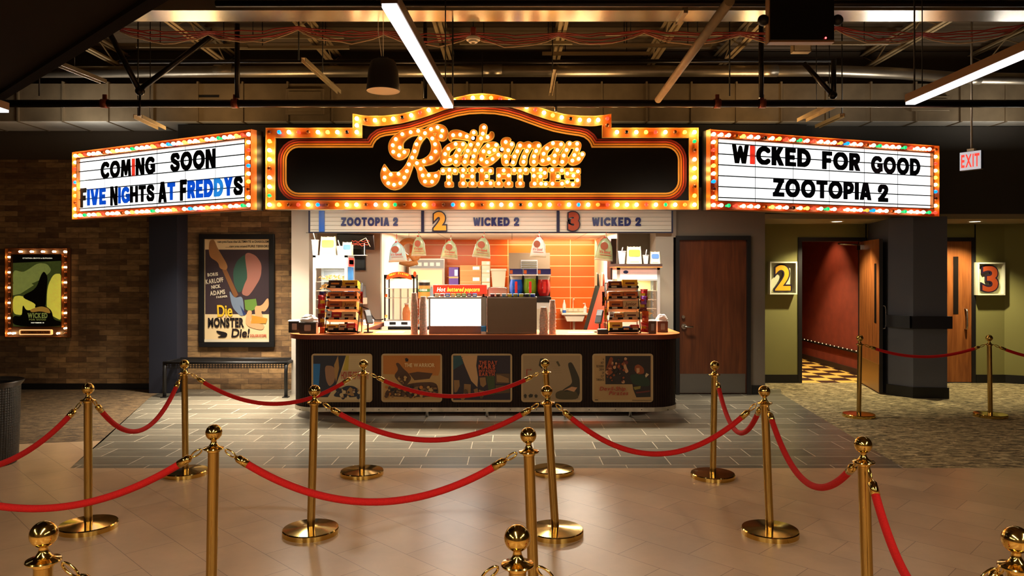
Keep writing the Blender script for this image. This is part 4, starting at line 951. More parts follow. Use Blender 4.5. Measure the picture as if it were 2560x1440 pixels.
# ================================================================ CEILING SERVICES
pipem = mat('black_steel_pipe', (38,32,28), .3, .7); silver = mat('galvanised_duct', (150,140,124), .36, .9, noise=.2, nscale=4); strut = mat('pale_galvanised_strut', (176,160,130), .45, .7)
tanm = mat('tan_dusty_metal', (150,128,96), .55, .4, noise=.15, nscale=10)
def run(name, label, cat, pts, r, m, n=16, group=None):
    c = sum((Vector(p) for p in pts), Vector())/len(pts)
    o = MB().tube([Vector(p)-c for p in pts], r, n).build(name, m); o.location = c; return tag(o, label, cat, group)
# sprinkler main just in front of the marquee crest
Yp1 = 8.2; zp = ZZ(259, Yp1)
t = thing('sprinkler_pipe', 'long black sprinkler pipe crossing in front of the marquee crest', 'pipe', (0, Yp1, zp))
MB().tube([(-9.5,0,0),(9.5,0,0)], .042, 20).build('pipe_run', pipem, t)
for px in (262, 588, 1793, 1905):
    mb = MB(); mb.tube([(XX(px, Yp1)-.035,0,0),(XX(px, Yp1)+.035,0,0)], .052, 16); mb.box(XX(px,Yp1)-.02, XX(px,Yp1)+.02, -.012, .012, .045, .10); mb.build('pipe_clamp', mat('red_brown_clamp', (120,60,40), .4, .5), t)
for px in (1390,):
    mb = MB(); mb.lathe([(.006,-.10),(.02,-.095),(.014,-.07),(.018,-.045)], 12, (XX(px,Yp1),0,0)); mb.build('sprinkler_head', M['chrome'], t)
run('sprinkler_pipe', 'thin black pipe running above the round silver duct', 'pipe', [W(300,154,9.3), W(1280,155,9.3), W(2090,151,9.3)], .026, pipem)
run('sprinkler_pipe', 'black pipe across the very top edge in front of the shiny duct underside', 'pipe', [(-2.6,6.5,ZZ(9,6.5)), (9.4,6.5,ZZ(9,6.5))], .030, pipem)
# round duct with couplings
t = thing('round_duct', 'round silver duct crossing the ceiling behind the pendant speaker', 'duct', (0, 9.6, ZZ(177, 9.6)))
MB().tube([(-9.4,0,-.02),(XX(2080,9.6),0,0),(XX(2250,9.6),-.02,-.04),(XX(2400,9.6),-.05,-.11),(9.4,-.05,-.14)], .072, 24).build('duct_tube', silver, t)
for px in (560, 1232, 1920, 2420):
    x = XX(px, 9.6); z = 0 if px < 2100 else -.115; MB().tube([(x-.12,-.05 if px > 2100 else 0,z),(x+.12,-.05 if px > 2100 else 0,z)], .077, 24).build('coupling', silver, t)
# rectangular duct along the back
t = thing('rectangular_duct', 'large rectangular metal duct with seams running above the dark canopy', 'duct', (0, 10.55, 3.82))
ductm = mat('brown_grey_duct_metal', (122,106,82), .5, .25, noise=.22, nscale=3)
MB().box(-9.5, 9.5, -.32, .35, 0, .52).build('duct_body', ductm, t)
MB().box(-9.5, 9.5, -.318, .348, -.004, 0).build('duct_underside', mat('light_painted_underside', (214,210,200), .5, .1, noise=.12, nscale=3), t)  # paler sheet: the light on the underside is put into its colour
for k in range(31):
    x = -9.3+.62*k; MB().box(x-.012, x+.012, -.345, .36, -.012, .545).build('duct_seam', ductm, t)
for px, a, b in ((763, 222, 287), (2325, 240, 278)):
    mb = MB(); x0, x1 = XX(px-48, 10.2), XX(px+48, 10.2); z0, z1 = ZZ(b,10.2)-3.82, ZZ(a,10.2)-3.82
    mb.box(x0, x1, -.37, -.32, z0, z1); mb.box(x0+.04, x1-.04, -.385, -.37, z0+.05, z1-.04); mb.build('access_door', ductm, t, bevel=.01)
mb = MB(); x0 = XX(495, 10.2); mb.box(x0, x0+.28, -.328, -.32, .33, .36); mb.build('duct_grille', M['black'], t)
# flat duct underside at the top of the picture
t = thing('flat_duct', 'flat shiny metal duct crossing near the top edge, lit orange and white', 'duct', (0, 7.15, ZZ(26, 7.0)))
mb = MB(); mb.box(-6.2, 9.4, -.15, .16, 0, .35); mb.build('duct_body', mat('shiny_duct_metal', (190,184,174), .25, .95, noise=.12, nscale=2), t)
mb = MB(); mb.box(1.62, 1.66, -.17, .18, -.03, .37); mb.build('duct_seam', silver, t)
# bar joists: two chords and a zigzag web, front to back
jm = mat('joist_paint', (170,146,108), .5, .3)
JP = thing('bar_joist', 'bar joist under the roof deck above the smoke detector', 'joist', (.62, 3.0, 4.72), 0, 'bar joists under the roof deck')
for z, nm in ((0, 'bottom_chord'), (.21, 'top_chord')):
    mb = MB(); mb.box(-.055, -.010, 0, 8.0, z, z+.006); mb.box(-.016, -.010, 0, 8.0, z, z+.045); mb.box(.010, .055, 0, 8.0, z, z+.006); mb.box(.010, .016, 0, 8.0, z, z+.045); mb.build(nm, jm, JP)
mb = MB(); mb.tube([(0, .4*k, .02 if k % 2 else .22) for k in range(21)], .009, 6); mb.build('web', jm, JP)
for x, lab in ((-5.7,'westmost bar joist, above the lit poster case side'),(-4.1,'bar joist above the dark blue column'),(-2.57,'bar joist over the near end of the first programme board'),(-.90,'bar joist above the pendant speaker'),(2.0,'bar joist above the long loose conduit'),(3.03,'bar joist behind the black hanging display'),(5.2,'bar joist above the exit sign pole'),(6.8,'eastmost bar joist over the far strip light')):
    dup(JP, (x, 3.0, 4.72), 0, lab)
# short strut channels hung across
def YS(py): return 2.86*F/(HY-py)
SPR = thing('strut_channel', 'short pale strut channel above the arch crest, right of the smoke detector', 'strut', W(1290, 107, YS(107)), 0, 'short strut channels')
mb = MB(); mb.box(-.70, .70, -.02, .02, -.02, -.016); mb.box(-.70, .70, -.02, -.016, -.02, .02); mb.box(-.70, .70, .016, .02, -.02, .02); mb.build('channel', strut, SPR)
for x in (-.40, .40): MB().tube([(x, 0, 0), (x, 0, .41)], .006, 6).build('hanger_rod', M['dark'], SPR)
for px, py, Y, lab in ((1490,134,9.6,'lowest short strut channel hanging over the arch, left of the loose conduit'),(1640,114,9.4,'short strut channel crossed by the loose conduit'),(735,119,9.6,'short strut channel left of the pendant speaker, lower of two'),(715,92,9.0,'short strut channel left of the pendant speaker, upper of two'),(1660,85,8.8,'upper short strut channel beside the red cables and loose conduit'),(480,115,9.4,'short strut channel above the diagonal brace pipes'),(2080,108,9.3,'short strut channel under the black hanging display')):
    dup(SPR, W(px, py, YS(py)), 0, lab)
# loose conduit pointing into the picture, unlit strips and struts
run('conduit', 'long pale conduit slanting down towards the pipe, right of the crest', 'conduit', [(1.47,5.0,3.56),(1.55,7.85,3.56)], .036, tanm)
def strip(name, label, cat, a, b, w, m):
    a, b = Vector(a), Vector(b); c = (a+b)/2; t = thing(name, label, cat, c); u = (b-a); l = u.length; ang = math.atan2(u.y, u.x)-PI/2
    mb = MB(); mb.T = RZ(ang); mb.box(-w/2, -w/2+.006, -l/2, l/2, 0, .04); mb.box(w/2-.006, w/2, -l/2, l/2, 0, .04); mb.box(-w/2, w/2, -l/2, l/2, .04, .045); mb.build('channel', m, t)
    mb = MB(); mb.tube([(0,0,.045),(0,0,5.0-c.z)], .006, 6); mb.build('hanger_rod', M['dark'], t); return t
strip('strut_channel', 'slanting strut channel under the pipe, left of the wide readerboard', 'strut', (-4.35,8.6,3.52), (-4.4,9.3,3.52), .10, strut)
strip('strut_channel', 'slanting tan strut channel under the pipe, above the readerboard with a number', 'strut', (3.66,8.45,3.62), (3.64,9.3,3.62), .12, tanm)
strip('strut_channel', 'thin slanting strut right of the tan one, above the readerboard with a number', 'strut', (4.02,9.0,3.62), (4.0,9.7,3.62), .06, strut)
strip('strut_channel', 'slanting strut channel beside the soffit edge at the upper left', 'strut', (-4.9,7.7,3.95), (-4.8,8.7,3.95), .08, silver)
strip('strut_channel', 'perforated strut left of the pendant speaker', 'strut', (-2.2,7.8,3.95), (-2.15,9.2,3.95), .05, strut)
strip('strut_channel', 'dark strut hanging straight ahead above the pipe, right of the crest', 'strut', (.49,8.5,4.02), (.50,9.6,4.02), .05, tanm)
# brace pipes
def brace(label, segs, r=.03):
    c = Vector(segs[0][-1]); t = thing('brace_pipe', label, 'pipe brace', c)
    for s in segs: MB().tube([Vector(p)-c for p in s], r, 12).build('pipe_arm', pipem, t)
    MB().ball((0,0,0), r*1.7, 12, 8).build('joint', pipem, t); return t
brace('dark brace pipes meeting in a V over the wide readerboard', [[W(270,75,8.1), W(350,228,8.15)], [W(525,92,8.1), W(352,222,8.15)]])
run('brace_pipe', 'short drop pipe under the V shaped brace', 'pipe', [W(350,228,8.15), W(349,290,8.15)], .012, pipem, 8)
brace('dark brace pipes right of the black hanging display', [[W(2010,158,8.3), W(2082,238,8.2)], [W(2084,150,8.3), W(2084,238,8.2)]], .028)
for px, y0, lab in ((593,60,'black drop pipe holding the sprinkler pipe over the dark column end'),(1903,55,'black drop pipe left of the black hanging display')):
    run('drop_pipe', lab, 'pipe', [W(px,y0,8.2), W(px,245,8.2)], .028, pipem, 12)
run('drop_pipe', 'black drop pipe behind the lit strip light', 'pipe', [(XX(1063,9.0),9.0,4.98), W(1063,246,9.0)], .024, pipem, 12)
for px, y0, y1, Y, lab in ((1132,30,240,7.3,'thin dark rod right of the lit strip light'),(2286,6,236,6.3,'thin dark rod holding the end of the right strip light'),(345,120,290,8.4,'thin rod beside the V shaped brace'),(747,70,150,8.2,'thin rod over the perforated strut'),(1824,60,240,8.2,'thin rod right of the loose conduit'),(2105,120,290,9.2,'thin rod right of the brace pipes'),(98,185,240,8.2,'thin rod near the soffit edge')):
    run('hanger_rod', lab, 'rod', [(XX(px,Y), Y, 4.98), W(px,y1,Y)], .008, M['dark'], 6, 'thin hanger rods')
# red and pale cables
cabr = mat('red_cable', (150,44,24), .5); cabw = mat('pale_cable', (190,160,120), .5)
sup = [(300,70),(520,78),(745,66),(960,78),(1180,82),(1395,82),(1610,74),(1850,80),(2090,66),(2300,82),(2560,62)]
for k, (m_, lab) in enumerate(((cabr,'red cable in the bundle under the roof, topmost strand'),(cabr,'red cable in the bundle under the roof, slack lower strand'),(cabr,'red cable in the bundle under the roof, most loosely sagging strand'),(cabr,'red cable in the bundle under the roof, thin middle strand'),(cabw,'pale cable hanging along the red cable bundle'))):
    pts = []
    for (xa, ya), (xb, yb) in zip(sup, sup[1:]):
        for j in range(8):
            u = j/8; d = (5+5*k+random.uniform(-3, 5))*4*u*(1-u)
            pts.append(W(xa+(xb-xa)*u, ya+(yb-ya)*u+k*2.2+d, 7.7+.02*k))
    pts.append(W(*sup[-1], 7.7+.02*k)); run('cable', lab, 'cable', pts, .007 if k != 3 else .005, m_, 6, 'cables under the roof')
# smoke detector
t = thing('smoke_detector', 'round white smoke detector hanging under the red cables', 'smoke detector', W(1183, 99, 7.6))
MB().lathe([(.02,-.035),(.045,-.03),(.052,-.012),(.07,-.008),(.074,.015),(.05,.03)], 24).build('body', M['cream'], t)
MB().tube([(0,0,.03),(0,0,.12)], .03, 12).build('mount', mat('red_box', (150,60,40), .5), t); MB().tube([(0,0,.12),(0,0,4.98-ZZ(99,7.6))], .008, 6).build('hanger', M['dark'], t)
# pendant speaker
Ys = 7.4; s = Ys/F; c = W(958, 228, Ys)
t = thing('pendant_speaker', 'black pendant speaker with a pale grille hanging above the marquee', 'speaker', c)
MB().lathe([(41*s,0),(42*s,.012),(40.5*s,.06),(37*s,.20),(31*s,.29),(27*s,.305),(13*s,.31),(12.5*s,.335),(0,.337)], 40).build('housing', mat('matt_black_plastic', (34,30,27), .5), t)
MB().lathe([(0,.008),(33*s,.006),(39*s,.004),(41*s,.0)], 40).build('grille', mat('pale_grille', (214,190,150), .7), t)
for x in (-.05, .0): MB().tube([(x*.3,0,.335),(x,0,.6),(x,0,4.98-c[2])], .004, 6).build('cable', M['cream'], t)
# strip lights
tubem = mat('lit_diffuser', (250,250,255), .4, emit=(.95,.94,1), es=1.4); housing = mat('bronze_housing', (110,80,52), .4, .5)
def strip_light(label, x, y0, y1, z, dx=0):
    t = thing('strip_light', label, 'ceiling light', (x, (y0+y1)/2, z), math.atan2(-dx, y1-y0), 'hanging strip lights'); l = y1-y0; ym = -l/2+l*.52
    for a, b in ((-l/2, ym-.006), (ym+.006, l/2)):
        MB().box(-.040, .040, a, b, 0, .022).build('diffuser', tubem, t)
    MB().box(-.046, .046, -l/2, l/2, .022, .085).build('housing', housing, t)
    for yy in (-l*.4, l*.42): MB().tube([(0,yy,.085),(0,yy,4.98-z if z < 3.2 else 1)], .005, 6).build('hanger_wire', M['dark'], t)
    return t
strip_light('lit white strip light slanting down to the marquee crest', -.606, 3.98, 6.42, 3.15, .11)
strip_light('lit strip light cut by the right edge', 3.38, 4.0, 6.28, 3.15)
strip_light('end of a lit strip light at the left edge under the soffit', -4.46, 4.1, 6.5, 3.13)
# hanging display
Yd = 5.5; x0, x1 = XX(1926, Yd), XX(2086, Yd); zb = ZZ(100, Yd)
t = thing('hanging_display', 'black panel of a hanging display with a small red standby light', 'display', ((x0+x1)/2, Yd, zb)); w = x1-x0
MB().box(-w/2, w/2, 0, .08, 0, .42).build('screen', mat('black_screen', (8,6,6), .35), t, bevel=.004)
mb = MB(); mb.box(-w/2-.006, w/2+.006, .01, .085, -.012, 0); mb.box(-w/2-.008, -w/2, .01, .085, -.012, .42); mb.build('bezel', mat('tan_bezel', (150,110,70), .4, .3), t)
MB().ball((w*.36, -.006, .014), .007, 10, 6).build('standby_light', mat('red_led', (255,40,40), .4, emit=(1,.05,.05), es=8), t)
for sx in (-1, 1):
    mb = MB(); mb.ball((sx*(w/2+.04), .04, .16), .042, 16, 10); mb.tube([(sx*w/2, .04, .16), (sx*(w/2+.04), .04, .16)], .015, 8); mb.build('side_knob', M['dark'], t)
mb = MB(); mb.tube([(0,.05,.42),(0,.05,4.98-zb)], .025, 10); mb.build('mounting_pole', pipem, t)
# small box on the conduit below the display
t = thing('junction_box', 'small tan box under the black hanging display', 'junction box', W(2002, 120, 8.2))
MB().box(-.10, .10, -.05, .05, -.055, .055).build('box', tanm, t, bevel=.008); MB().box(-.085, .085, -.056, -.05, -.042, .042).build('cover', M['cream'], t); mb = MB(); mb.tube([(0,0,.055),(0,0,4.98-ZZ(120,8.2))], .010, 8); mb.build('conduit_drop', pipem, t)
# exit sign
Ye = 9.0; s = Ye/F; c = W(2429, 402, Ye)
t = thing('exit_sign', 'white exit sign with red letters hanging from a pole near the right edge', 'exit sign', c, -1.0)
MB().box(-.125, .125, -.03, .03, -.115, .115).build('housing', mat('exit_housing', (60,58,56), .5), t, bevel=.006)
MB().box(-.121, .121, -.034, -.03, -.11, .11).build('face', mat('lit_exit_face', (225,232,245), .5, emit=(.8,.88,1), es=.35), t)
mb = MB(); mb.text('EXIT', 0, -.08, .16, -.0345, width=.21, align='c', off=.03); mb.build('lettering', mat('lit_exit_red', (230,30,20), .5, emit=(1,.06,.04), es=.9), t)
mb = MB(); mb.box(-.04, .04, -.03, .03, .115, .145); mb.build('canopy_mount', M['cream'], t)
mb = MB(); mb.tube([(0,0,.14),(0,0,4.98-c[2])], .012, 10); mb.build('pole', mat('pale_pole', (150,140,126), .4, .4), t)
# recessed downlights over the theatre doors
for x, lab in ((4.83, 'recessed downlight over the open theatre door'), (6.88, 'recessed downlight over the closed theatre door')):
    t = thing('downlight', lab, 'downlight', (x, 11.0, 2.49))
    MB().lathe([(0,-.004),(.075,-.004)], 24).build('lens', mat('lit_lens', (255,240,210), .4, emit=(1,.86,.6), es=6), t)
    MB().lathe([(.075,-.006),(.095,-.006),(.098,0)], 24).build('trim_ring', M['white'], t)
# ================================================================ DOORS AND NUMBER BOXES
dwood = wood_mat('red_brown_door_wood', (80,38,17), (108,56,26), .38, (10, 10, .8)); dwood2 = wood_mat('warm_oak_door_wood', (122,66,30), (160,94,46), .35, (10, 10, .8)); dframe = mat('black_door_frame', (26,22,22), .45)
kickm = mat('kick_plate', (120,116,110), .35, .8); nickel = mat('satin_nickel', (196,190,182), .25, 1)
def dstruct(o): o['kind'] = 'structure'; return o
x0, x1 = 2.29, 3.40
t = thing('door_1', None, None, (2.845, 10.5, 0)); dstruct(t)
mb = MB(); mb.box(-.525, -.475, -.03, .12, 0, 2.25); mb.box(.485, .535, -.03, .12, 0, 2.25); mb.box(-.475, .485, -.03, .12, 2.19, 2.25); mb.build('door_frame', dframe, t)
MB().box(-.475, .485, .02, .065, .012, 2.19).build('door_leaf', dwood, t)
MB().box(-.46, .47, .012, .02, .02, .29).build('kick_plate', kickm, t)
mb = MB(); mb.tube([(-.405,.02,.965),(-.405,-.004,.965)], .038, 16); mb.tube([(-.405,0,.965),(-.405,-.06,.965),(-.39,-.065,.965),(-.29,-.065,.962)], .012, 10); mb.build('lever_handle', nickel, t)
mb = MB(); mb.tube([(-.415,.02,1.10),(-.415,-.012,1.10)], .022, 14); mb.build('deadbolt', nickel, t)
# open theatre door
hx, hy = 5.47, 11.60
t = thing('door_2', None, None, (hx, hy, 0)); dstruct(t)
mb = MB(); mb.box(-.99, -.93, -.02, .16, 0, 2.28); mb.box(.03, .09, -.02, .16, 0, 2.28); mb.box(-.93, .03, -.02, .16, 2.22, 2.28); mb.build('door_frame', dframe, t)
ang = math.atan2(10.52-hy, 5.245-hx)
def leafT(): return RZ(ang)@TR(0, 0, 0)
LW = 1.10
mb = MB(); mb.T = RZ(ang); mb.box(.0, LW, -.0225, .0225, .015, 2.21); leaf = mb.build('door_leaf', [dwood2], t)
mb = MB(); mb.T = RZ(ang); mb.box(.86, .96, -.026, .026, 1.0, 1.86); mb.build('glass_slit', mat('dark_glass_slit', (30,24,20), .1), leaf)
mb = MB(); mb.T = RZ(ang); mb.box(.02, LW-.01, -.0265, -.0225, .03, .42); mb.build('kick_plate', mat('brass_kick_plate', (170,128,70), .35, .8), leaf)
mb = MB(); mb.T = RZ(ang); mb.box(LW, LW+.004, -.0225, .0225, .015, 2.21); mb.build('leaf_edge', dframe, leaf)
mb = MB(); mb.T = RZ(ang); mb.box(.0, LW+.002, .0225, .0265, .015, 2.21); mb.build('dark_back_face', dframe, leaf)
for sy in (1,):
    mb = MB(); mb.T = RZ(ang); mb.tube([(1.02, sy*.026, .92), (1.02, sy*.075, .93), (1.02, sy*.085, .98), (1.02, sy*.085, 1.2), (1.02, sy*.075, 1.25), (1.02, sy*.026, 1.26)], .010, 8); mb.build('pull_handle', nickel, leaf)
mb = MB(); mb.T = RZ(ang); mb.box(.10, .30, -.08, -.0225, 2.08, 2.15); mb.build('closer_body', nickel, leaf)
mb = MB(); mb.tube([(-.05,-.10,2.16),(-.28,-.06,2.17),(-.36,.0,2.18)], .012, 6); mb.build('closer_arm', nickel, leaf)
# closed theatre door
t = thing('door_3', None, None, (6.83, 11.60, 0)); dstruct(t)
mb = MB(); mb.box(.37, .43, -.02, .14, 0, 2.28); mb.box(-.45, -.39, -.02, .14, 0, 2.28); mb.box(-.39, .37, -.02, .14, 2.22, 2.28); mb.build('door_frame', dframe, t)
MB().box(-.39, .37, .0, .045, .015, 2.22).build('door_leaf', dwood2, t)
mb = MB(); mb.box(.085, .165, -.004, .0, 1.08, 1.98); mb.build('glass_slit', mat('dark_glass_slit', (30,24,20), .1), t)
mb = MB(); mb.tube([(.27,0,.84),(.27,-.05,.85),(.27,-.06,.90),(.27,-.06,1.10),(.27,-.05,1.15),(.27,0,1.16)], .012, 8); mb.build('pull_handle', nickel, t)
# bumper rail round the column
mb = MB(); mb.prismz([(5.50,10.19),(5.49,10.15),(6.01,10.095),(6.01,11.0),(5.97,11.0),(5.97,10.14)], .96, 1.13); mb.prismz([(5.30,10.49),(5.46,10.16),(5.51,10.2),(5.35,10.52)], .96, 1.13)
tag(mb.build('bumper_rail', mat('dark_bumper', (24,22,30), .5)), 'dark bumper rail wrapped round the blue-grey column', 'rail')
# number boxes by the theatre doors
olive_in = mat('olive_box_back', (196,194,160), .6); boxw = mat('white_box_frame', (226,222,196), .5)
for num, fc, pxc, pyc, Y, lab in (('2', gold, 1958, 695, 11.5, 'white box sign with a yellow number two beside the open theatre door'), ('3', rust, 2477, 697, 11.5, 'white box sign with a rust red number three beside the closed theatre door')):
    s = Y/F; w, h = 68*s, 82*s; c = W(pxc, pyc, Y)
    t = thing('number_box', lab, 'sign', (c[0], 11.6, c[2]), 0, 'theatre number boxes')
    mb = MB()
    for a in ((-w/2, w/2, -h/2, -h/2+.022), (-w/2, w/2, h/2-.022, h/2), (-w/2, -w/2+.022, -h/2+.022, h/2-.022), (w/2-.022, w/2, -h/2+.022, h/2-.022)): mb.box(a[0], a[1], -.12, -.04, a[2], a[3])
    mb.build('box_frame', boxw, t); MB().box(-w/2, w/2, -.045, 0, -h/2, h/2).build('back_panel', olive_in, t)
    mb = MB(); mb.m = 1; mb.text(num, 0, -h*.42, h*.84, -.07, width=w*.66, off=.06, depth=.03, align='c'); mb.m = 0; mb.text(num, 0, -h*.385, h*.77, -.087, width=w*.57, off=.02, align='c')
    mb.build('number', [fc, numedge], t)
# ================================================================ THINGS ON AND BEHIND THE COUNTER
def bx(name, label, cat, px0, px1, py0, z0, Y, d, m, group=None, bevel=.004, rotz=0):
    """A box-bodied thing placed by its front face; returns the thing, its width and height."""
    x0, x1 = XX(px0, Y), XX(px1, Y); h = ZZ(py0, Y)-z0
    t = thing(name, label, cat, ((x0+x1)/2, Y, z0), rotz, group); w = x1-x0
    MB().box(-w/2, w/2, 0, d, 0, h).build('body', m, t, bevel=bevel); return t, w, h
def carton(label, px0, px1, py0, z0, Y, d, m, group=None, name='carton'):
    t, w, h = bx(name, label, 'box', px0, px1, py0, z0, Y, d, m, group)
    MB().box(-w*.5, w*.5, -.002, .0, h*.46, h*.54).build('tape', mat('packing_tape', (190,150,100), .3), t)
    MB().box(w*.1, w*.42, -.003, .0, h*.58, h*.88).build('shipping_label', M['paper'], t); return h
# ---- candy racks
wirem = mat('black_wire', (18,16,16), .4, .5)
CB = {k: mat('candy_box_'+k, c, .4) for k, c in dict(dark=(70,42,30), yellow=(246,180,40), orange=(232,116,36), copper=(214,100,34), amber=(240,150,62), tan=(240,190,132), brown=(120,50,30), white=(240,234,222), red=(214,36,30), blue=(60,110,190), purple=(96,40,96), green=(110,150,60)).items()}
CBG = {k: mat('candy_bag_'+k, c, .25, spec=.8) for k, c in dict(navy=(40,44,90), red=(170,30,26), yellow=(196,150,36), maroon=(100,24,28), orange=(206,84,30), black=(36,24,24), violet=(130,60,150)).items()}
def rack(label, cx, cy, rz, tiers, bags, txt):
    t = thing('candy_rack', label, 'candy rack', (cx, cy, ZC), rz, 'wire candy racks on the counter'); T = TR(cx, cy, ZC) @ RZ(rz)
    wd_, zs = .37, (.012, .137, .262, .387, .512)
    mb = MB()
    for sx in (-1, 1):
        for yy in (.0, .19): mb.tube([(sx*(wd_/2+.012), yy+.06, .003), (sx*(wd_/2+.012), .246+yy*.2, .60)], .006, 6)
        mb.tube([(sx*(wd_/2+.012), .06, .0085), (sx*(wd_/2+.012), .23, .0085)], .006, 6); mb.tube([(sx*(wd_/2+.012), .20, .60), (sx*(wd_/2+.012), .234, .60)], .006, 6)
    for z in (.0085, .3, .60): mb.tube([(-wd_/2-.012, .285-.04*(z < .1), z), (wd_/2+.012, .285-.04*(z < .1), z)], .005, 6)
    mb.build('wire_frame', wirem, t)
    for k, (z, row) in enumerate(zip(zs, tiers)):
        y0 = .02+.022*k
        TT = TR(0, y0+.08, z+.014) @ Matrix.Rotation(-.26, 4, 'X')
        mb = MB(); mb.T = TT; mb.box(-wd_/2, wd_/2, -.08, .08, -.004, 0); mb.box(-wd_/2, wd_/2, -.084, -.08, -.004, .022); o = mb.build('shelf_tray', wirem, t)
        for q, x in enumerate((-.115, .015, .125)):
            mb = MB(); mb.T = TT; mb.box(x-.032, x+.032, -.086, -.084, .0, .021); mb.build('price_strip', mat('price_strip_'+('a' if (q+k) % 2 else 'b'), (226,160,110) if (q+k) % 2 else (214,190,160), .5), o)
        pen = -wd_/2+.004
        for (col, w, h, lab) in row:
            h *= 1.28
            c = T @ Vector((pen+w/2, y0+.08, z+.0145)); b = thing('candy_box', lab, 'candy box', c, rz, 'candy boxes on the wire racks')
            mb = MB(); mb.T = Matrix.Rotation(-.26, 4, 'X'); mb.box(-w/2+.003, w/2-.003, -.068, .068, .002, h); mb.build('box', CB[col], b, bevel=.002)
            mb = MB(); mb.T = Matrix.Rotation(-.26, 4, 'X')
            if txt.get(lab): mb.text(txt[lab], 0, .008+h*.3, h*.4, -.0692, width=w*.7, align='c', off=.022, shear=.15)
            else: mb.prism(rrect(-w*.30, w*.30, .004+h*.40, .004+h*.62, h*.08), -.0695, -.0685)
            mb.build('printed_name' if txt.get(lab) else 'printed_patch', CB['brown' if col not in ('dark', 'brown', 'red') else 'amber'], b); pen += w
    for (col, x, y, z, h, w, lab) in bags:
        c = T @ Vector((x, y, z)); b = thing('candy_bag', lab, 'candy bag', c, rz+PI/2*(.55 if x < 0 else -.55), 'candy bags hung on the wire racks')
        mb = MB(); N = 9; vs = []
        for i in range(N):
            u = i/(N-1); tt = .018*math.sin(PI*min(1, max(0, (u-.08)/.84)))+.002; ww = w/2*(1-.10*math.sin(PI*u))+random.uniform(-.003, .003)
            vs += [(-ww, 0, -h*u), (0, -tt-.004*(i % 2), -h*u), (ww, 0, -h*u), (0, tt, -h*u)]
        mb.add(vs, [(4*i+k, 4*i+(k+1) % 4, 4*i+4+(k+1) % 4, 4*i+4+k) for i in range(N-1) for k in range(4)]+[(0,1,2,3)], False)
        mb.build('bag', CBG[col], b); MB().box(-w*.28, w*.28, -.024, -.018, -h*.62, -h*.38).build('printed_patch', CBG['yellow' if col in ('red', 'maroon', 'black', 'navy') else 'red'], b)
    return t
rack('wire candy rack at the bench end of the counter with bags on its side', -2.04, 8.76, -.06,
 [[('yellow',.15,.055,'yellow candy box on the lowest tier of the bench end rack'),('tan',.10,.06,'tan candy box on the lowest tier of the bench end rack'),('red',.11,.065,'red and white candy box on the lowest tier of the bench end rack')],
  [('white',.06,.08,'narrow white candy box on the second lowest tier, bench end rack'),('red',.12,.07,'red brown candy box on the second lowest tier, bench end rack'),('tan',.18,.075,'wide tan candy box on the second lowest tier, bench end rack')],
  [('copper',.18,.075,'copper orange candy box on the middle tier, bench end rack'),('amber',.18,.075,'amber candy box with dark slanted writing on the middle tier, bench end rack')],
  [('orange',.17,.06,'orange candy box on the second highest tier, bench end rack'),('copper',.19,.065,'deep orange candy box on the second highest tier, bench end rack')],
  [('dark',.17,.075,'dark brown candy box on the top tier, bench end rack'),('yellow',.19,.075,'golden candy box on the top tier, bench end rack')]],
 [('navy',-.235,.10,.50,.17,.10,'navy candy bag hung highest on the bench end rack'),('red',-.225,.02,.46,.16,.10,'red candy bag hung just below the navy one on the bench end rack'),('yellow',-.235,.06,.33,.14,.10,'yellow candy bag hung midway on the bench end rack'),('maroon',-.23,.03,.24,.16,.10,'maroon candy bag hung low on the bench end rack'),('orange',-.235,.10,.105,.105,.09,'orange candy bag hung lowest on the bench end rack'),('red',.24,.08,.50,.14,.08,'red candy bag on the inner side of the bench end rack'),('yellow',.24,.06,.32,.14,.08,'yellow candy bag on the inner side of the bench end rack')],
 {'amber candy box with dark slanted writing on the middle tier, bench end rack': 'Junior'})
rack('wire candy rack at the service door end of the counter with bags', 1.345, 8.78, .05,
 [[('yellow',.16,.075,'yellow candy box on the lowest tier of the door end rack'),('blue',.09,.035,'blue candy pack on the lowest tier of the door end rack'),('red',.11,.05,'pink red candy box on the lowest tier of the door end rack')],
  [('white',.06,.07,'narrow white candy box on the second lowest tier, door end rack'),('amber',.12,.06,'amber candy box on the second lowest tier, door end rack'),('tan',.18,.07,'wide tan candy box on the second lowest tier, door end rack')],
  [('orange',.17,.075,'orange candy box on the middle tier, door end rack'),('tan',.19,.08,'tan candy box with dark slanted writing on the middle tier, door end rack')],
  [('orange',.18,.065,'light orange candy box on the second highest tier, door end rack'),('copper',.18,.065,'copper candy box on the second highest tier, door end rack')],
  [('brown',.17,.065,'dark brown candy box on the top tier, door end rack'),('yellow',.19,.08,'golden candy box on the top tier, door end rack')]],
 [('red',.235,.05,.53,.13,.11,'red candy bag with a pale band hung highest on the door end rack'),('violet',.225,.02,.45,.10,.08,'violet candy bag hung near the top of the door end rack'),('maroon',.23,.06,.40,.14,.11,'maroon candy bag hung midway on the door end rack'),('orange',.245,.03,.27,.14,.10,'orange candy bag hung low on the door end rack'),('red',.256,.10,.13,.12,.12,'red candy bag hung lowest on the door end rack'),('black',-.245,.08,.50,.17,.08,'black candy bag on the inner side of the door end rack'),('yellow',-.222,.06,.30,.13,.08,'yellow candy bag on the inner side of the door end rack')],
 {'tan candy box with dark slanted writing on the middle tier, door end rack': 'Junior'})
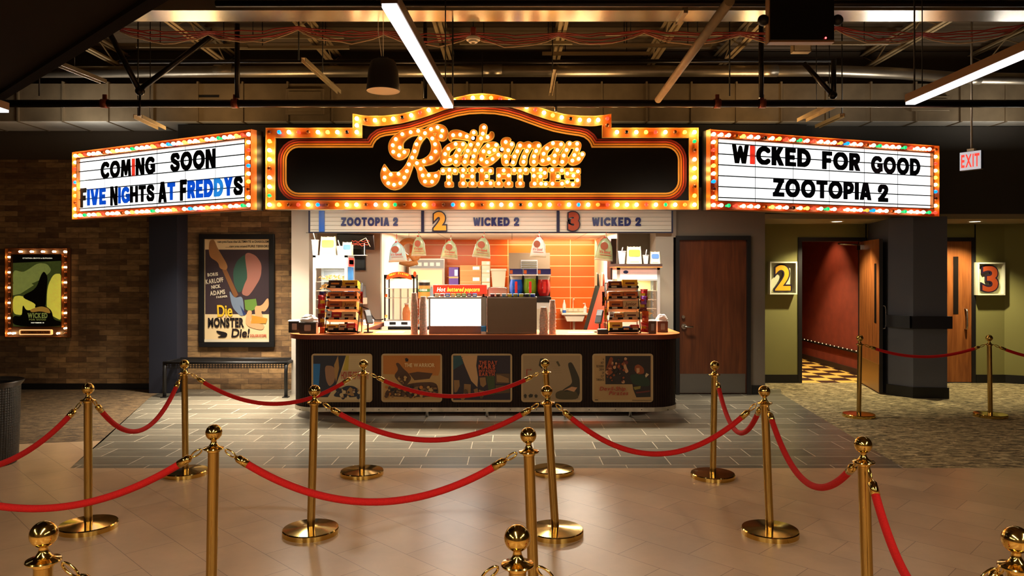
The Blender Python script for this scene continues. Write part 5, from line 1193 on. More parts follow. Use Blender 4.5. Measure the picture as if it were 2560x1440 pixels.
# ---- napkin dispensers
napm = mat('white_napkin', (240,236,230), .9); ndm = mat('black_dispenser', (34,28,26), .3)
def napkins(label, px0, px1, py0, Y, d, m, big):
    t, w, h = bx('napkin_dispenser', label, 'napkin dispenser', px0, px1, py0, ZC, Y, d, m, 'napkin dispensers on the counter', .006)
    MB().prism(rrect(-w*.2, w*.2, h*.25, h*.8, w*.06), -.004, 0).build('face_slot', M['grey'], t)
    mb = MB(); rnd = random.Random(int(px0))
    hp = .085 if big else .02; vs = []; n_, m_ = 12, 6
    for i in range(m_+1):
        u = i/m_; rr = (1-.55*u**2)
        for k in range(n_):
            a = 2*PI*k/n_; j = rnd.uniform(.82, 1.12) if 0 < i < m_ else 1
            vs.append((w*.62*rr*j*math.copysign(abs(math.cos(a))**.7, math.cos(a)), d*.5+d*.42*rr*j*math.sin(a), h-.002+hp*u*rnd.uniform(.85, 1.1)))
    mb.add(vs, [(i*n_+k, i*n_+(k+1) % n_, (i+1)*n_+(k+1) % n_, (i+1)*n_+k) for i in range(m_) for k in range(n_)]+[tuple(range(m_*n_, (m_+1)*n_))], False)
    mb.build('napkin_stack', napm, t)
napkins('small black napkin dispenser at the bench end of the counter', 721, 751, 803, 8.95, .10, ndm, False)
napkins('black napkin dispenser with a high pile of napkins, bench end of the counter', 748, 790, 806, 8.80, .13, ndm, True)
napkins('brown black napkin dispenser with napkins beside the door end rack', 1622, 1641, 803, 8.80, .10, mat('brown_dispenser', (92,54,34), .3), False)
napkins('brown black napkin dispenser with a crumpled napkin pile at the door end', 1644, 1670, 803, 8.98, .12, mat('brown_dispenser', (92,54,34), .3), True)
# ---- card readers
def reader(label, px, Y, rz):
    t = thing('card_reader', label, 'card reader', (XX(px, Y), Y, ZC), rz, 'card readers on stands')
    mb = MB(); mb.prismz(ell(0, 0, .06, .05), 0, .012); mb.build('base', M['dark'], t)
    mb = MB(); mb.tube([(0,.01,.01),(0,.015,.17)], .012, 10); mb.build('stand', M['dark'], t)
    mb = MB(); mb.T = TR(0, 0, .19) @ Matrix.Rotation(-.5, 4, 'X'); mb.box(-.042, .042, -.015, .02, -.09, .09); mb.build('terminal', M['black'], t, bevel=.008)
    mb = MB(); mb.T = TR(0, 0, .19) @ Matrix.Rotation(-.5, 4, 'X'); mb.box(-.033, .033, -.018, -.015, .01, .075); mb.build('screen', mat('dull_screen', (120,126,130), .2), t)
reader('black card reader on a stand beside the bench end candy rack', 921, 8.95, .7)
reader('black card reader on a stand beside the door end candy rack', 1498, 9.0, -.5)
t, w, h = bx('tip_tray', 'small black tray at the counter edge beside the door end rack', 'tray', 1494, 1521, 824, ZC, 8.72, .10, M['black'])
MB().box(-w*.4, w*.4, .015, .085, h, h+.004).build('paper_slip', M['paper'], t)
for px, Y, w2, lab in ((975, 9.0, .33, 'pale paper mat on the counter in front of the tall glass cabinet'), (1452, 8.95, .30, 'pale paper mat on the counter below the sink')):
    o = MB().box(-w2/2, w2/2, -.10, .10, 0, .003).build('paper_mat', mat('pale_mat', (232,196,160), .6), None); o.location = (XX(px, Y), Y, ZC); tag(o, lab, 'mat')
# ---- glass warmers at the two ends
chip = mat('tortilla_chip', (226,186,112), .7)
wsteel = mat('warmer_frame', (196,204,206), .3, .6); wlight = mat('warmer_header', (236,240,240), .4, emit=(.9,.97,1), es=.2)
def warmer(label, x0, x1, y0, y1, z1, blue):
    t = thing('food_warmer', label, 'food warmer', ((x0+x1)/2, y0, ZC), 0, 'glass food warmers on the counter arms'); w = x1-x0; d = y1-y0; h = z1-ZC; p = .038
    mb = MB()
    for x in (-w/2, w/2-p):
        for y in (0, d-p): mb.box(x, x+p, y, y+p, 0, h)
    mb.box(-w/2, w/2, 0, d, h-.03, h); mb.box(-w/2, w/2, 0, d, 0, .10); mb.box(-w/2+p, w/2-p, .0, .02, h-.175, h-.155)
    mb.build('case_frame', wsteel, t)
    mb = MB(); mb.box(-w/2+p, w/2-p, .0, .03, h-.155, h-.03); mb.box(w/2-.02, w/2-.002, p, d-p, h-.155, h-.03); mb.box(-w/2+.002, -w/2+.02, p, d-p, h-.155, h-.03); mb.build('header_panel', wlight, t)
    if blue:
        for k in range(2): MB().box(w/2-.001, w/2+.003, .08 if k == 0 else .115, d-.06 if k == 0 else d-.095, h-.15+.03*k, h-.03-.03*k).build('round_sticker', [CB['red'], CB['yellow']][k], t)
    else: mb = MB(); mb.prism(ell(-w*.30, h-.06, .034, .022), -.004, 0); mb.build('oval_badge', mat('blue_badge', (40,80,170), .4), t)
    for z in (.24, .36, .48, .60)[:4 if blue else 3]:
        MB().box(-w/2+p, w/2-p, .04, d-.04, z, z+.008).build('glass_shelf', mat('shelf_glass_edge', (226,226,210), .2), t)
    mb = MB(); mb.box(-w/2+p, w/2-p, d-.03, d-.02, .1, h-.16); mb.build('back_panel', mat('warmer_back_'+str(blue), (150,156,160) if blue else (236,220,170), .35), t)
    mb = MB(); mb.box(-w/2+p, w/2-p, .008, .012, .1, h-.175); mb.build('front_glass', M['glass'], t)
    if blue: mb = MB(); mb.box(w/2-.016, w/2-.012, p, d-p, .1, h-.16); mb.build('side_glass', mat('blue_tinted_glass', (120,200,255), .05, trans=.9, ior=1.08, emit=(.05,.35,.9), es=.12), t)
    rnd = random.Random(3)
    for zi, z in enumerate((.108, .248, .368, .488, .608) if blue else (.108,)):
        mb = MB()
        for k in range(95 if blue else 60):
            x = rnd.uniform(-w/2+.07, w/2-.07); y = rnd.uniform(.07, d-.08); a = rnd.uniform(0, 6.28); hh = rnd.random()**.6*.085*(1-abs(x)/w); q = rnd.uniform(.022, .034)
            mb.T = TR(x, y, z+.012+hh) @ Matrix.Rotation(a, 4, 'Z') @ Matrix.Rotation(rnd.uniform(-.9, .9), 4, 'X') @ Matrix.Rotation(rnd.uniform(-.9, .9), 4, 'Y')
            mb.add([(q,0,0),(-q*.6,q*.9,0),(-q*.6,-q*.9,0),(0,0,.006)], [(0,1,3),(1,2,3),(2,0,3),(0,2,1)])
        o = mb.build('chip_pile', chip, t); o['kind'] = 'stuff'
    d_ = bpy.data.lights.new('warmer_lamp', 'AREA'); d_.shape = 'RECTANGLE'; d_.size = w*.6; d_.size_y = .08; d_.energy = 3.2 if blue else 5; d_.color = (.95,.98,1) if blue else (1,.84,.5)
    lo = bpy.data.objects.new('warmer_lamp', d_); lo.location = ((x0+x1)/2, (y0+y1)/2, z1-.20); C.objects.link(lo)
    if not blue:
        mb = MB()
        for k in range(16): mb.tube([(w/2-.09, .05, .14+k*.026), (w/2-.075, .05, .152+k*.026), (w/2-.09, .05, .166+k*.026)], .004, 5)
        mb.build('door_chain', M['chrome'], t)
    return t
warmer('glass food warmer full of chips on the bench end arm of the counter', -2.665, -2.205, 9.9, 10.38, ZZ(638, 9.9), True)
warmer('glass food warmer with an oval badge on the door end arm of the counter', XX(1543,9.9), XX(1650,9.9), 9.9, 10.4, ZZ(669, 9.9), False)
o = MB().box(-.32, .31, -.05, .5, .012, .05); o.m = 1; o.box(-.32, .31, -.05, .5, 0, .012)
o = o.build('display_board', [mat('dark_board', (58,40,34), .5), lam]); o.location = (XX(1596,9.9), 9.9, ZZ(669, 9.9)); tag(o, 'dark board lying on top of the warmer at the door end', 'board')
# ---- sample cups and bags on top
def cup(label, px, Y, zb, r0, r1, h, straw=.06):
    t = thing('drink_cup', label, 'cup', (XX(px, Y), Y+.08, zb), 0, 'sample drink cups')
    m_ = mat('printed_paper_cup', (222,220,226), .5, noise=.35, nscale=18)
    MB().lathe([(0,0),(r0,0),(r1,h*.94),(r1+.004,h*.95),(r1+.004,h),(0,h)], 24).build('cup_body', m_, t)
    mb = MB(); mb.tube([(0,0,h),(.012*(1 if px > 1280 else -2),0,h+straw)], .006, 8); mb.build('straw', M['white'], t)
def pbag(label, px0, px1, py0, Y, zb, d, print_m, words):
    x0, x1 = XX(px0, Y), XX(px1, Y); w = x1-x0; h = ZZ(py0, Y)-zb
    t = thing('paper_bag', label, 'paper bag', ((x0+x1)/2, Y+.04, zb), 0, 'sample popcorn bags')
    mb = MB(); a = w*.06; n = 10
    zz = [h-.012*abs(math.sin(k*1.9)) for k in range(n+1)]
    mb.add([(-w/2,0,0),(w/2,0,0),(w/2,d,0),(-w/2,d,0)], [(3,2,1,0)])
    vf = [(-w/2,0,0),(w/2,0,0)]+[(w/2-a-(w-2*a)*k/n, d*.25, zz[k]) for k in range(n+1)]; mb.add(vf, [tuple(range(len(vf)))])
    vb = [(-w/2,d,0),(w/2,d,0)]+[(w/2-a-(w-2*a)*k/n, d*.75, zz[k]) for k in range(n+1)]; mb.add(vb, [tuple(range(len(vb)))])
    for s in (-1, 1): mb.add([(s*w/2,0,0),(s*w/2,d,0),(s*(w/2-a),d*.75,zz[0]),(s*(w/2-a),d*.25,zz[0])], [(0,1,2,3)])
    mb.build('bag_body', mat('cream_paper', (226,208,172), .75), t)
    lean = math.atan2(d*.25, h); mb = MB(); mb.T = Matrix.Rotation(-lean, 4, 'X')
    mb.prism(rrect(-w*.38, w*.40, h*.42, h*.80, .02), -.003, -.001); mb.m = 1
    if words: mb.text(words, .0, h*.52, h*.17, -.0045, width=w*.5, align='c', off=.01)
    mb.build('printed_label', [print_m, M['paper']], t)
    mb = MB(); mb.T = Matrix.Rotation(-lean, 4, 'X'); mb.box(-w*.3, w*.3, -.002, -.001, h*.10, h*.13); mb.build('printed_line', mat('faint_bag_print', (190,160,110), .7), t)
gpr = mat('green_bag_print', (140,180,60), .6); bpr = mat('blue_bag_print', (70,110,190), .6)
zl, zr = ZZ(638, 9.9), ZZ(669, 9.9)+.05
cup('white printed cup with a straw at the outer end of the chip warmer top', 784, 9.9, zl, .032, .048, .21, .09)
pbag('large cream popcorn bag with a pale green print on the chip warmer', 797, 836, 590, 9.9, zl, .12, mat('pale_green_bag_print', (150,184,80), .6), '')
cup('smaller white cup with a straw between two bags on the chip warmer', 846, 9.9, zl, .028, .042, .125, .08)
pbag('small cream bag with a blue print on the chip warmer', 853, 877, 604, 9.97, zl, .08, bpr, '')
cup('tall printed cup with a straw on the dark board, next to the kitchen', 1557, 9.9, zr, .036, .052, .175, .05)
pbag('large cream popcorn bag with a bright green print on the dark board', 1569, 1606, 615, 9.9, zr, .11, gpr, '')
cup('small printed cup with a straw between the two bags on the dark board', 1617, 9.9, zr, .028, .040, .12, .075)
pbag('small cream bag with a blue print on the dark board', 1628, 1652, 628, 9.9, zr, .08, bpr, '')
# red wire sign on the chip warmer
mb = MB(); rnd = random.Random(5)
for k in range(3): mb.tube([(-.12+.024*i, .02*k, .14+.03*k+rnd.uniform(-.012,.012)) for i in range(11)], .004, 5)
t = thing('wire_stand', 'small red wire stand beside the bags on the chip warmer', 'wire stand', (XX(900,10.1), 10.1, zl))
mb.build('red_wire', mat('red_wire', (190,60,40), .4, emit=(1,.1,.04), es=.25), t)
mb = MB(); mb.tube([(-.10,0,.15),(-.10,0,0)], .007, 6); mb.tube([(.0,.0,.2),(.08,0,.24),(.14,0,.12)], .005, 6); mb.tube([(-.11,0,.003),(.10,.0,.003)], .005, 6); mb.tube([(.06,0,.17),(.06,0,.01),(.10,0,0)], .005, 6); mb.build('stand_wire', M['cream'], t)
# TVs on the recess wall
t = thing('television', 'tilted black flat television high on the grey recess wall', 'television', (XX(893,10.9), 10.80, ZZ(608,10.8)), -.12)
mb = MB(); mb.T = Matrix.Rotation(.5, 4, 'X') @ Matrix.Rotation(.06, 4, 'Y'); mb.box(-.27, .27, 0, .04, -.10, .14); mb.build('screen', mat('dark_tv_back', (26,24,26), .3), t, bevel=.01)
mb = MB(); mb.box(-.06, .06, .03, .14, -.02, .05); mb.build('wall_bracket', M['black'], t)
t = thing('television', 'upright black screen on the grey recess wall behind the chip warmer', 'television', (XX(893,10.92), 10.91, ZZ(676,10.9)))
MB().box(-.125, .125, 0, .04, 0, .36).build('screen', mat('black_screen', (8,6,6), .35), t, bevel=.006); MB().box(-.115, .115, -.002, 0, .03, .35).build('glass_face', mat('screen_gloss', (10,10,14), .1), t)
t, w, h = bx('paper_dispenser', 'grey and cream dispenser on the recess wall behind the bench end rack', 'dispenser', 888, 911, 715, ZZ(760,10.85), 10.83, .12, M['grey'])
MB().box(-w/2, w/2+.03, -.01, .06, .0, h*.35).build('tray', M['cream'], t)
run('power_cord', 'black power cord looping down the recess wall to the glass cabinet', 'cord', [W(888,772,10.9),W(905,767,10.9),W(920,772,10.9),W(930,790,10.85),W(938,800,10.8),W(950,800,10.7),W(958,798,10.6)], .009, M['black'], 8)
carton('small blue and white carton on the bench end arm beside the wall', 908, 930, 800, ZC, 10.2, .15, mat('blue_carton', (200,206,226), .6))
# ---- hanging treat bags
bagm = mat('clear_green_bag', (150,160,118), .3, noise=.22, nscale=14, spec=.7); bago = mat('bag_hem', (206,214,190), .25, spec=.8); bred = mat('red_bag_print', (176,54,40), .5); bbr = mat('brown_bag_print', (140,74,50), .5)
run('hanging_line', 'thin line stretched under the programme boards, holding six treat bags', 'line', [(-2.88,10.35,2.285),(2.04,10.35,2.285)], .003, M['dark'], 6)
for i, (px, pt, pb, pw, tilt, lab) in enumerate(((992, 598, 655, 44, -.05, 'pale blue green treat bag at the far bench end of the line, hanging lowest'), (1047, 584, 640, 34, .0, 'narrow green treat bag second along the line, in front of the pretzel sign'), (1127, 594, 648, 40, .08, 'green treat bag over the red popcorn sign'), (1210, 586, 645, 42, .12, 'green treat bag over the stacked cardboard boxes'), (1348, 584, 643, 38, .05, 'white and red treat bag in front of the vented machine'), (1515, 586, 652, 44, .10, 'green treat bag beside the hanging aprons'))):
    Y = 10.35; s = Y/F; h = (pb-pt)*s; w = pw*s
    t = thing('treat_bag', lab, 'treat bag', (XX(px, Y), Y-.0, ZZ(pt, Y)), 0, 'treat bags hung under the programme boards'); t.rotation_euler = (0, tilt, random.uniform(-.2, .2))
    mb = MB(); rows = [(0,.010,.008),(.10,.012,.010),(.16,.03,.018),(.28,w*.30,.035),(.45,w*.42,.045),(.70,w*.48,.048),(.86,w*.52,.040),(.93,w*.54,.022),(1.0,w*.55,.006)]
    vs = []; n = 16
    for u, a, b in rows:
        for k in range(n):
            th = 2*PI*k/n; cx_, sx_ = math.cos(th), math.sin(th); vs.append((a*math.copysign(abs(cx_)**.6, cx_), b*math.copysign(abs(sx_)**.6, sx_), -h*u+random.uniform(-.003,.003)))
    mb.add(vs, [(i_*n+k, i_*n+(k+1)%n, (i_+1)*n+(k+1)%n, (i_+1)*n+k) for i_ in range(len(rows)-1) for k in range(n)]+[tuple(range((len(rows)-1)*n, len(rows)*n))], True)
    for fi in range(len(mb.mi)): mb.mi[fi] = 1 if fi >= (len(rows)-2)*n else 0
    mb.build('bag', [mat('white_treat_bag', (212,214,206), .3) if i == 4 else mat('blue_treat_bag', (156,186,184), .3) if i == 0 else bagm, bago], t)
    mb = MB(); mb.tube([(0,0,.075 if i == 0 else .035),(0,0,-.08*h)], .004, 6); mb.tube([(-.02,-.01,-.12*h),(.02,.01,-.15*h)], .016, 8); mb.tube([(0,0,-.02),(-w*.28,0,-h*.26)], .005, 6); mb.tube([(0,0,-.02),(w*.28,0,-h*.26)], .005, 6); mb.build('red_tie', bred, t)
    mb = MB(); mb.prism(ell(-w*.08, -h*.45, w*.22, h*.15), -.051, -.049); mb.m = 1; mb.text("It's Good", -w*.02, -h*.72, h*.11, -.0515, width=w*.62, align='c', off=.022); mb.box(-w*.3, w*.38, -.0515, -.05, -h*.79, -h*.775); mb.build('printed_front', [bbr, bred], t)
# ---- glass pretzel cabinet on the low back counter
t = thing('back_counter', 'low black back counter behind the bench end of the worktop', 'counter', (-1.28, 10.62, 0))
MB().box(-.50, .50, 0, .5, 0, .93).build('cabinet', M['black'], t); MB().box(-.50, .50, -.01, .5, .93, .955).build('worktop', M['black'], t)
Yq = 10.68; s = Yq/F; zq = .955
t = thing('glass_cabinet', 'tall lit glass display cabinet with a yellow arched sign', 'display cabinet', (XX(998, Yq), Yq, zq)); w = 76*s; h = ZZ(687, Yq)-zq
mb = MB(); mb.box(-w/2, w/2, 0, .40, 0, .075); mb.build('base', mat('pale_cabinet_base', (206,204,206), .35), t)
mb = MB()
for a in (-.12, .05): mb.box(a-.02, a+.07, -.003, 0, .025, .06)
mb.build('control_panel', M['black'], t)
mb = MB()
for x in (-w/2, w/2-.022): mb.box(x, x+.022, 0, .022, .075, h); mb.box(x, x+.022, .378, .40, .075, h)
mb.box(-w/2, w/2, 0, .40, h-.055, h); mb.build('black_frame', M['black'], t)
mb = MB(); mb.box(-w/2+.022, w/2-.022, .006, .010, .075, h-.055); mb.build('front_glass', M['glass'], t)
mb = MB(); mb.box(-w/2+.022, w/2-.022, .385, .395, .075, h-.055); mb.build('back_panel', mat('lit_cabinet_back', (250,232,190), .4, emit=(1,.82,.52), es=.55), t)
for k in range(3): mb = MB(); mb.box(-w/2+.06+k*.11, -w/2+.085+k*.11, .375, .385, .075, h-.055); mb.build('mullion', M['white'], t)
for z in (.40, .54): MB().box(-w/2+.022, w/2-.022, .03, .38, z, z+.006).build('glass_shelf', mat('shelf_glass_edge', (226,226,210), .2), t)
for z in (.12, .42): MB().box(-w/2+.014, -w/2+.05, -.012, 0, z, z+.045).build('hinge', M['chrome'], t)
arc = [(-w*.40*math.cos(PI*k/12)*1.0, h-.03+.075*math.sin(PI*k/12)) for k in range(13)]
mb = MB(); mb.prism([(-w*.42,h-.075)]+arc+[(w*.42,h-.075)]+[(w*.2, h-.045),(0,h-.03),(-w*.2,h-.045)], -.03, 0); mb.build('arched_sign', mat('lit_orange_sign', (220,70,20), .4, emit=(1,.16,.02), es=.35), t)
mb = MB()
for k, ch in enumerate('Super Pretzel'):
    a = PI*(.16+.68*k/12); x = -w*.33*math.cos(a); z = h-.028+.045*math.sin(a)
    if ch != ' ': mb.text(ch, x, z-.012, .034, -.032, off=.022, align='c', rot=-(PI/2-a)*-.5, sx=.8)
mb.build('sign_lettering', mat('lit_gold_letter', (255,210,50), .4, emit=(1,.66,.05), es=.8), t)
mb = MB(); mb.prism(ell(w*.52, h+.01, .022, .04), -.03, -.01); mb.build('round_sign', mat('lit_orange_sign', (220,70,20), .4, emit=(1,.16,.02), es=.35), t)
cabl = (XX(998, Yq), Yq+.2, zq+h-.07)
area('cabinet_lamp', cabl, (0,0,0), .3, .2, 5, (1,.86,.6))
# a pitcher of drink inside the cabinet
t = thing('drink_jug', 'jug of orange drink standing inside the tall glass cabinet', 'jug', (XX(1016, Yq+.2), Yq+.2, zq+.076))
MB().lathe([(0,0),(.055,0),(.06,.10),(.05,.17),(.025,.20),(.025,.23),(0,.23)], 20).build('jug_body', mat('orange_drink', (232,140,80), .2), t); MB().lathe([(0,.23),(.03,.23),(.03,.25),(0,.25)], 14).build('lid', M['white'], t)
# giant pretzel sign
Yz = 11.0; s = Yz/F
t = thing('pretzel_sign', 'large brown pretzel shaped hanging sign behind the treat bags', 'sign', (XX(1022, Yz), Yz, ZZ(632, Yz)))
P = []
for k in range(33):
    a = -2.2+4.4*k/32+PI/2; P.append((.15*math.cos(a)*1.0, 0, .12*math.sin(a)+.02))
P = [(.02,-.02,-.02),(.09,-.02,-.10)]+[( .15*math.cos(-.7+ (PI+1.4)*k/24), .0, .02+.16*math.sin(-.7+(PI+1.4)*k/24)) for k in range(25)]+[(-.09,.02,-.10),(-.02,.02,-.02)]
mb = MB(); mb.tube(P, .042, 12); mb.tube([(-.13,0,-.13),(0,-.01,-.17),(.13,0,-.13)], .045, 12); mb.build('pretzel', mat('baked_brown', (196,130,66), .5, noise=.2, nscale=9), t)
mb = MB(); mb.tube([(0,0,.17),(0,0,2.36-ZZ(632,Yz))], .003, 6); mb.build('cord', M['cream'], t)
# sauce can
Yk = 10.66; s = Yk/F
t = thing('sauce_can', 'big sauce can with green and orange bands on a white pump base', 'sauce can', (XX(1058, Yk), Yk+.1, zq)); r = 15*s; hb = ZZ(746, Yk)-zq
MB().lathe([(0,0),(.07,0),(.07,hb),(0,hb)], 20).build('pump_base', M['white'], t)
z1 = ZZ(706, Yk)-zq; q = (z1-hb)/5
for k, cc in enumerate(((214,132,56),(214,132,56),(70,120,62),(206,140,70),(40,32,26))): MB().lathe([(r,hb+q*k),(r,hb+q*(k+1))], 24).build('label_band', mat('can_band_%s' % 'abcde'[k], cc, .4), t)
MB().lathe([(r+.003,z1),(r+.003,z1+.03),(0,z1+.03)], 24).build('lid', M['white'], t)
mb = MB(); mb.text('CHEESE', 0, hb+q*2.3, q*.6, -r-.001, width=.11, align='c', off=.03); mb.build('label_lettering', M['paper'], t)
t = thing('soda_bottle', 'clear plastic bottle behind the sauce can', 'bottle', (XX(1078, 10.8), 10.85, zq))
MB().lathe([(0,0),(.045,0),(.045,.42),(.035,.50),(.015,.55),(.015,.58),(0,.58)], 18).build('bottle_body', mat('pale_blue_bottle', (200,225,235), .1, trans=.6, ior=1.1), t); MB().lathe([(.018,.565),(.018,.59),(0,.59)], 12).build('cap', M['white'], t)
# ---- paper cup stacks on the counter edge
cupm = mat('brown_printed_cup', (226,184,166), .55, noise=.35, nscale=40); cupr = mat('cup_rim', (226,200,186), .4)
def cup_stack(px, Y, n, r, label, group):
    step = .042
    c0 = None
    for k in range(n):
        if c0 is None:
            c0 = thing('paper_cup', label, 'paper cup', (XX(px, Y), Y, ZC), 0, group)
            MB().lathe([(r,.004),(r*.74,.150),(0,.150)], 20).build('cup_wall', cupm, c0); MB().lathe([(r,0),(r+.003,0),(r+.003,.008),(r+.0005,.008)], 20).build('rim', cupr, c0)
        else: dup(c0, (XX(px, Y), Y, ZC+step*k), .4*k, label)
cup_stack(1036, 8.75, 9, .042, 'upside down paper cup in the slim stack nearest the glass cabinet', 'cups of the outer stack beside the lit popcorn unit')
cup_stack(1058.5, 8.75, 8, .047, 'upside down paper cup in the stack touching the lit popcorn unit', 'cups of the inner stack beside the lit popcorn unit')
cup_stack(1359, 8.75, 5, .050, 'upside down paper cup in the short stack beside the steel caddy', 'cups of the short stack beside the steel caddy')
cup_stack(1381, 8.78, 7, .043, 'upside down paper cup in the tall stack next to the short one, sink side', 'cups of the tall stack on the sink side')
# ---- lit popcorn unit
Yu = 8.78; s = Yu/F
t = thing('popcorn_unit', 'popcorn unit with a white glowing front and a red sign on top', 'popcorn unit', (XX(1143.5, Yu), Yu, ZC)); w = 143*s; h = ZZ(743, Yu)-ZC
MB().box(-w/2, w/2, 0, .38, 0, .095).build('base', mat('taupe_base', (150,112,100), .5), t, bevel=.004)
mb = MB(); mb.box(-w/2, -w/2+.02, 0, .38, .095, h); mb.box(w/2-.06, w/2, 0, .38, .095, h); mb.box(-w/2-.02, w/2, -.01, .40, h-.02, h); mb.build('case_frame', M['steel'], t)
MB().box(-w/2+.02, w/2-.06, .0, .02, .095, h-.02).build('lit_panel', mat('lit_menu_panel', (250,250,246), .3, emit=(1,.98,.92), es=6.0), t)
mb = MB()
for k, a in ((0,.19),(1,.17)): mb.box(-w/2+.04+.1*k, -w/2+.09+.1*k, -.002, 0, a, a+.008)
mb.build('faint_print', mat('pale_blue_print', (150,190,230), .5, emit=(.5,.75,1), es=.9), t)
mb = MB()
for x in (-w/2+.03, w/2-.05): mb.box(x, x+.02, .25, .27, h, h+.06)
mb.build('sign_post', M['dark'], t)
hs0, hs1 = ZZ(735, Yu+.2)-ZC, ZZ(712, Yu+.2)-ZC
mb = MB(); mb.box(-w/2+.03, w/2+.0, .2, .32, hs0, hs1); mb.build('red_sign', mat('lit_red_sign', (220,40,20), .4, emit=(1,.055,.02), es=.8), t, bevel=.006)
mb = MB(); mb.text('Hot', -w/2+.075, hs0+.03, .052, .198, width=.10, off=.022, shear=.2); mb.m = 1; mb.text('buttered popcorn', -w/2+.20, hs0+.03, .052, .198, width=.39, off=.022, shear=.2); mb.build('sign_lettering', [mat('lit_cream_letter', (255,240,200), .4, emit=(1,.85,.6), es=1.6), mat('lit_yellow_letter', (255,220,60), .4, emit=(1,.72,.06), es=1.6)], t)
# ---- steel caddy and seasoning cups
t = thing('steel_caddy', 'plain stainless steel caddy box on the counter, holding seasoning cups', 'caddy', (XX(1280, Yu), Yu, ZC)); w2 = 124*s; h2 = ZZ(743, Yu)-ZC
MB().box(-w2/2, w2/2, 0, .34, 0, h2).build('body', mat('brushed_steel_front', (124,106,90), .3, .9, noise=.2, nscale=1.2, bump=.05, bscale=300, stretch=(.02,1,1)), t, bevel=.005)
MB().box(-w2/2-.002, w2/2+.002, -.002, .34, h2-.012, h2).build('top_edge', M['steel'], t)
SCM = [mat('seasoning_%s' % n_, c_, .5) for n_, c_ in (('check',(150,70,80)),('brown',(140,100,70)),('sky',(160,190,220)),('yellow',(226,206,60)),('olive',(170,160,80)),('lemon',(220,210,90)),('charcoal',(60,60,70)),('blue',(50,80,190)))]
for k, (m_, nm) in enumerate(zip(SCM, ('checked red','brown','pale blue','bright yellow','olive','lemon','dark striped','blue dotted'))):
    x = XX(1231+14.4*k, Yu+.05); c = thing('seasoning_cup', nm+' seasoning cup on top of the steel caddy', 'seasoning cup', (x, Yu+.05, ZC+h2), 0, 'seasoning cups on the steel caddy')
    MB().lathe([(0,0),(.022,0),(.028,.038),(0,.038)], 14).build('cup_body', m_, c); MB().lathe([(.029,.034),(.029,.04),(0,.04)], 14).build('lid', M['white'], c)
for k, (nm, m_) in enumerate((('white','tan'),('tan','white'),('blue','blue'),('yellow','yellow'),('green','green'),('olive','green'),('purple','purple'),('deep blue','blue'))):
    x = XX(1092+13.5*k, Yu+.1); c = thing('seasoning_packet', nm+' seasoning packet in the row under the red popcorn sign', 'packet', (x, Yu+.1, ZC+h), 0, 'seasoning packets under the red sign')
    MB().box(-.026, .026, 0, .04, 0, .042).build('packet', CB[m_], c, bevel=.004); MB().box(-.018, .018, -.002, 0, .012, .03).build('printed_patch', CB['white' if m_ != 'white' else 'red'], c)
t, w, h = bx('wipes_tub', 'blue and white tub between the popcorn unit and the steel caddy', 'tub', 1203, 1215, 816, ZC, 8.72, .06, mat('bright_blue_tub', (50,140,215), .4)); MB().box(-w/2, w/2, -.002, .06, 0, h*.35).build('white_band', M['white'], t)
t = thing('pos_monitor', 'back of a pale till monitor behind the seasoning cups', 'monitor', (XX(1244, 9.3), 9.3, ZC)); s3 = 9.3/F; hm = ZZ(719, 9.3)-ZC
mb = MB(); mb.prism(rrect(-23*s3, 23*s3, hm-.20, hm, .02), 0, .03); mb.build('housing', mat('pale_monitor', (216,204,196), .4), t); mb = MB(); mb.prism(rrect(-24*s3, 24*s3, hm-.20, hm+.006, .022), .031, .04); mb.build('dark_bezel', M['black'], t)
mb = MB(); mb.box(-.03, .03, .01, .03, .02, hm-.19); mb.box(-.09, .09, -.06, .09, 0, .02); mb.build('stand', M['black'], t)
# ---- equipment along the kitchen back wall
t = thing('storage_shelf', 'shelf unit at the back of the kitchen holding cartons and a steel machine', 'shelf unit', (-.95, 13.25, 0))
MB().box(-.90, .86, 0, .6, 1.43, 1.46).build('shelf', M['steel'], t)
for x in (-.88, .84):
    for y in (.03, .57): MB().box(x-.02, x+.02, y-.02, y+.02, 0, 1.43).build('leg', M['steel'], t)
MB().box(-.90, .86, 0, .6, .9, .93).build('shelf', M['steel'], t)
Yo = 13.3; zs_ = 1.46
t, w, h = bx('steel_machine', 'wide stainless steel machine on the shelf behind the hanging bags', 'machine', 1022, 1112, 646, zs_, Yo, .5, M['steel'])
MB().box(-w/2+.02, w/2-.02, -.006, 0, h*.66, h*.95).build('control_panel', M['grey'], t)
mb = MB()
for k in range(5): mb.box(-w*.42+k*.11, -w*.42+k*.11+.07, -.010, -.006, h*.74, h*.86)
mb.build('button_row', mat('pale_button', (190,188,180), .4), t); MB().box(-w/2+.05, w/2-.05, -.006, 0, h*.1, h*.6).build('oven_window', mat('yellowish_window', (214,198,150), .2), t)
h1 = carton('brown cardboard carton with a white label, lower of the stacked two', 1150, 1203, 690, zs_, 13.28, .35, M['kraft'], 'brown cartons')
carton('brown cardboard carton with a white label, upper of the stacked two', 1150, 1203, 663, zs_+h1, 13.28, .35, M['kraft'], 'brown cartons')
z = zs_
for k, py in enumerate((692, 673, 653)):
    z += carton(('white carton lowest of three beside the brown cartons', 'white carton in the middle of three beside the brown cartons', 'white carton topmost of three beside the brown cartons')[k], 1204, 1225, py, z, 13.3, .3, mat('white_carton', (222,206,184), .7), 'white cartons')
carton('purple and white carton standing between the steel machine and brown cartons', 1122, 1146, 668, zs_, 13.3, .3, mat('purple_carton', (86,56,130), .6))
Yb_ = 13.3; s3 = Yb_/F
t = thing('storage_bin', 'tall cream plastic bin on the shelf beside the vented machine', 'bin', (XX(1246,Yb_), Yb_+.17, zs_)); zt = ZZ(673,Yb_)-zs_
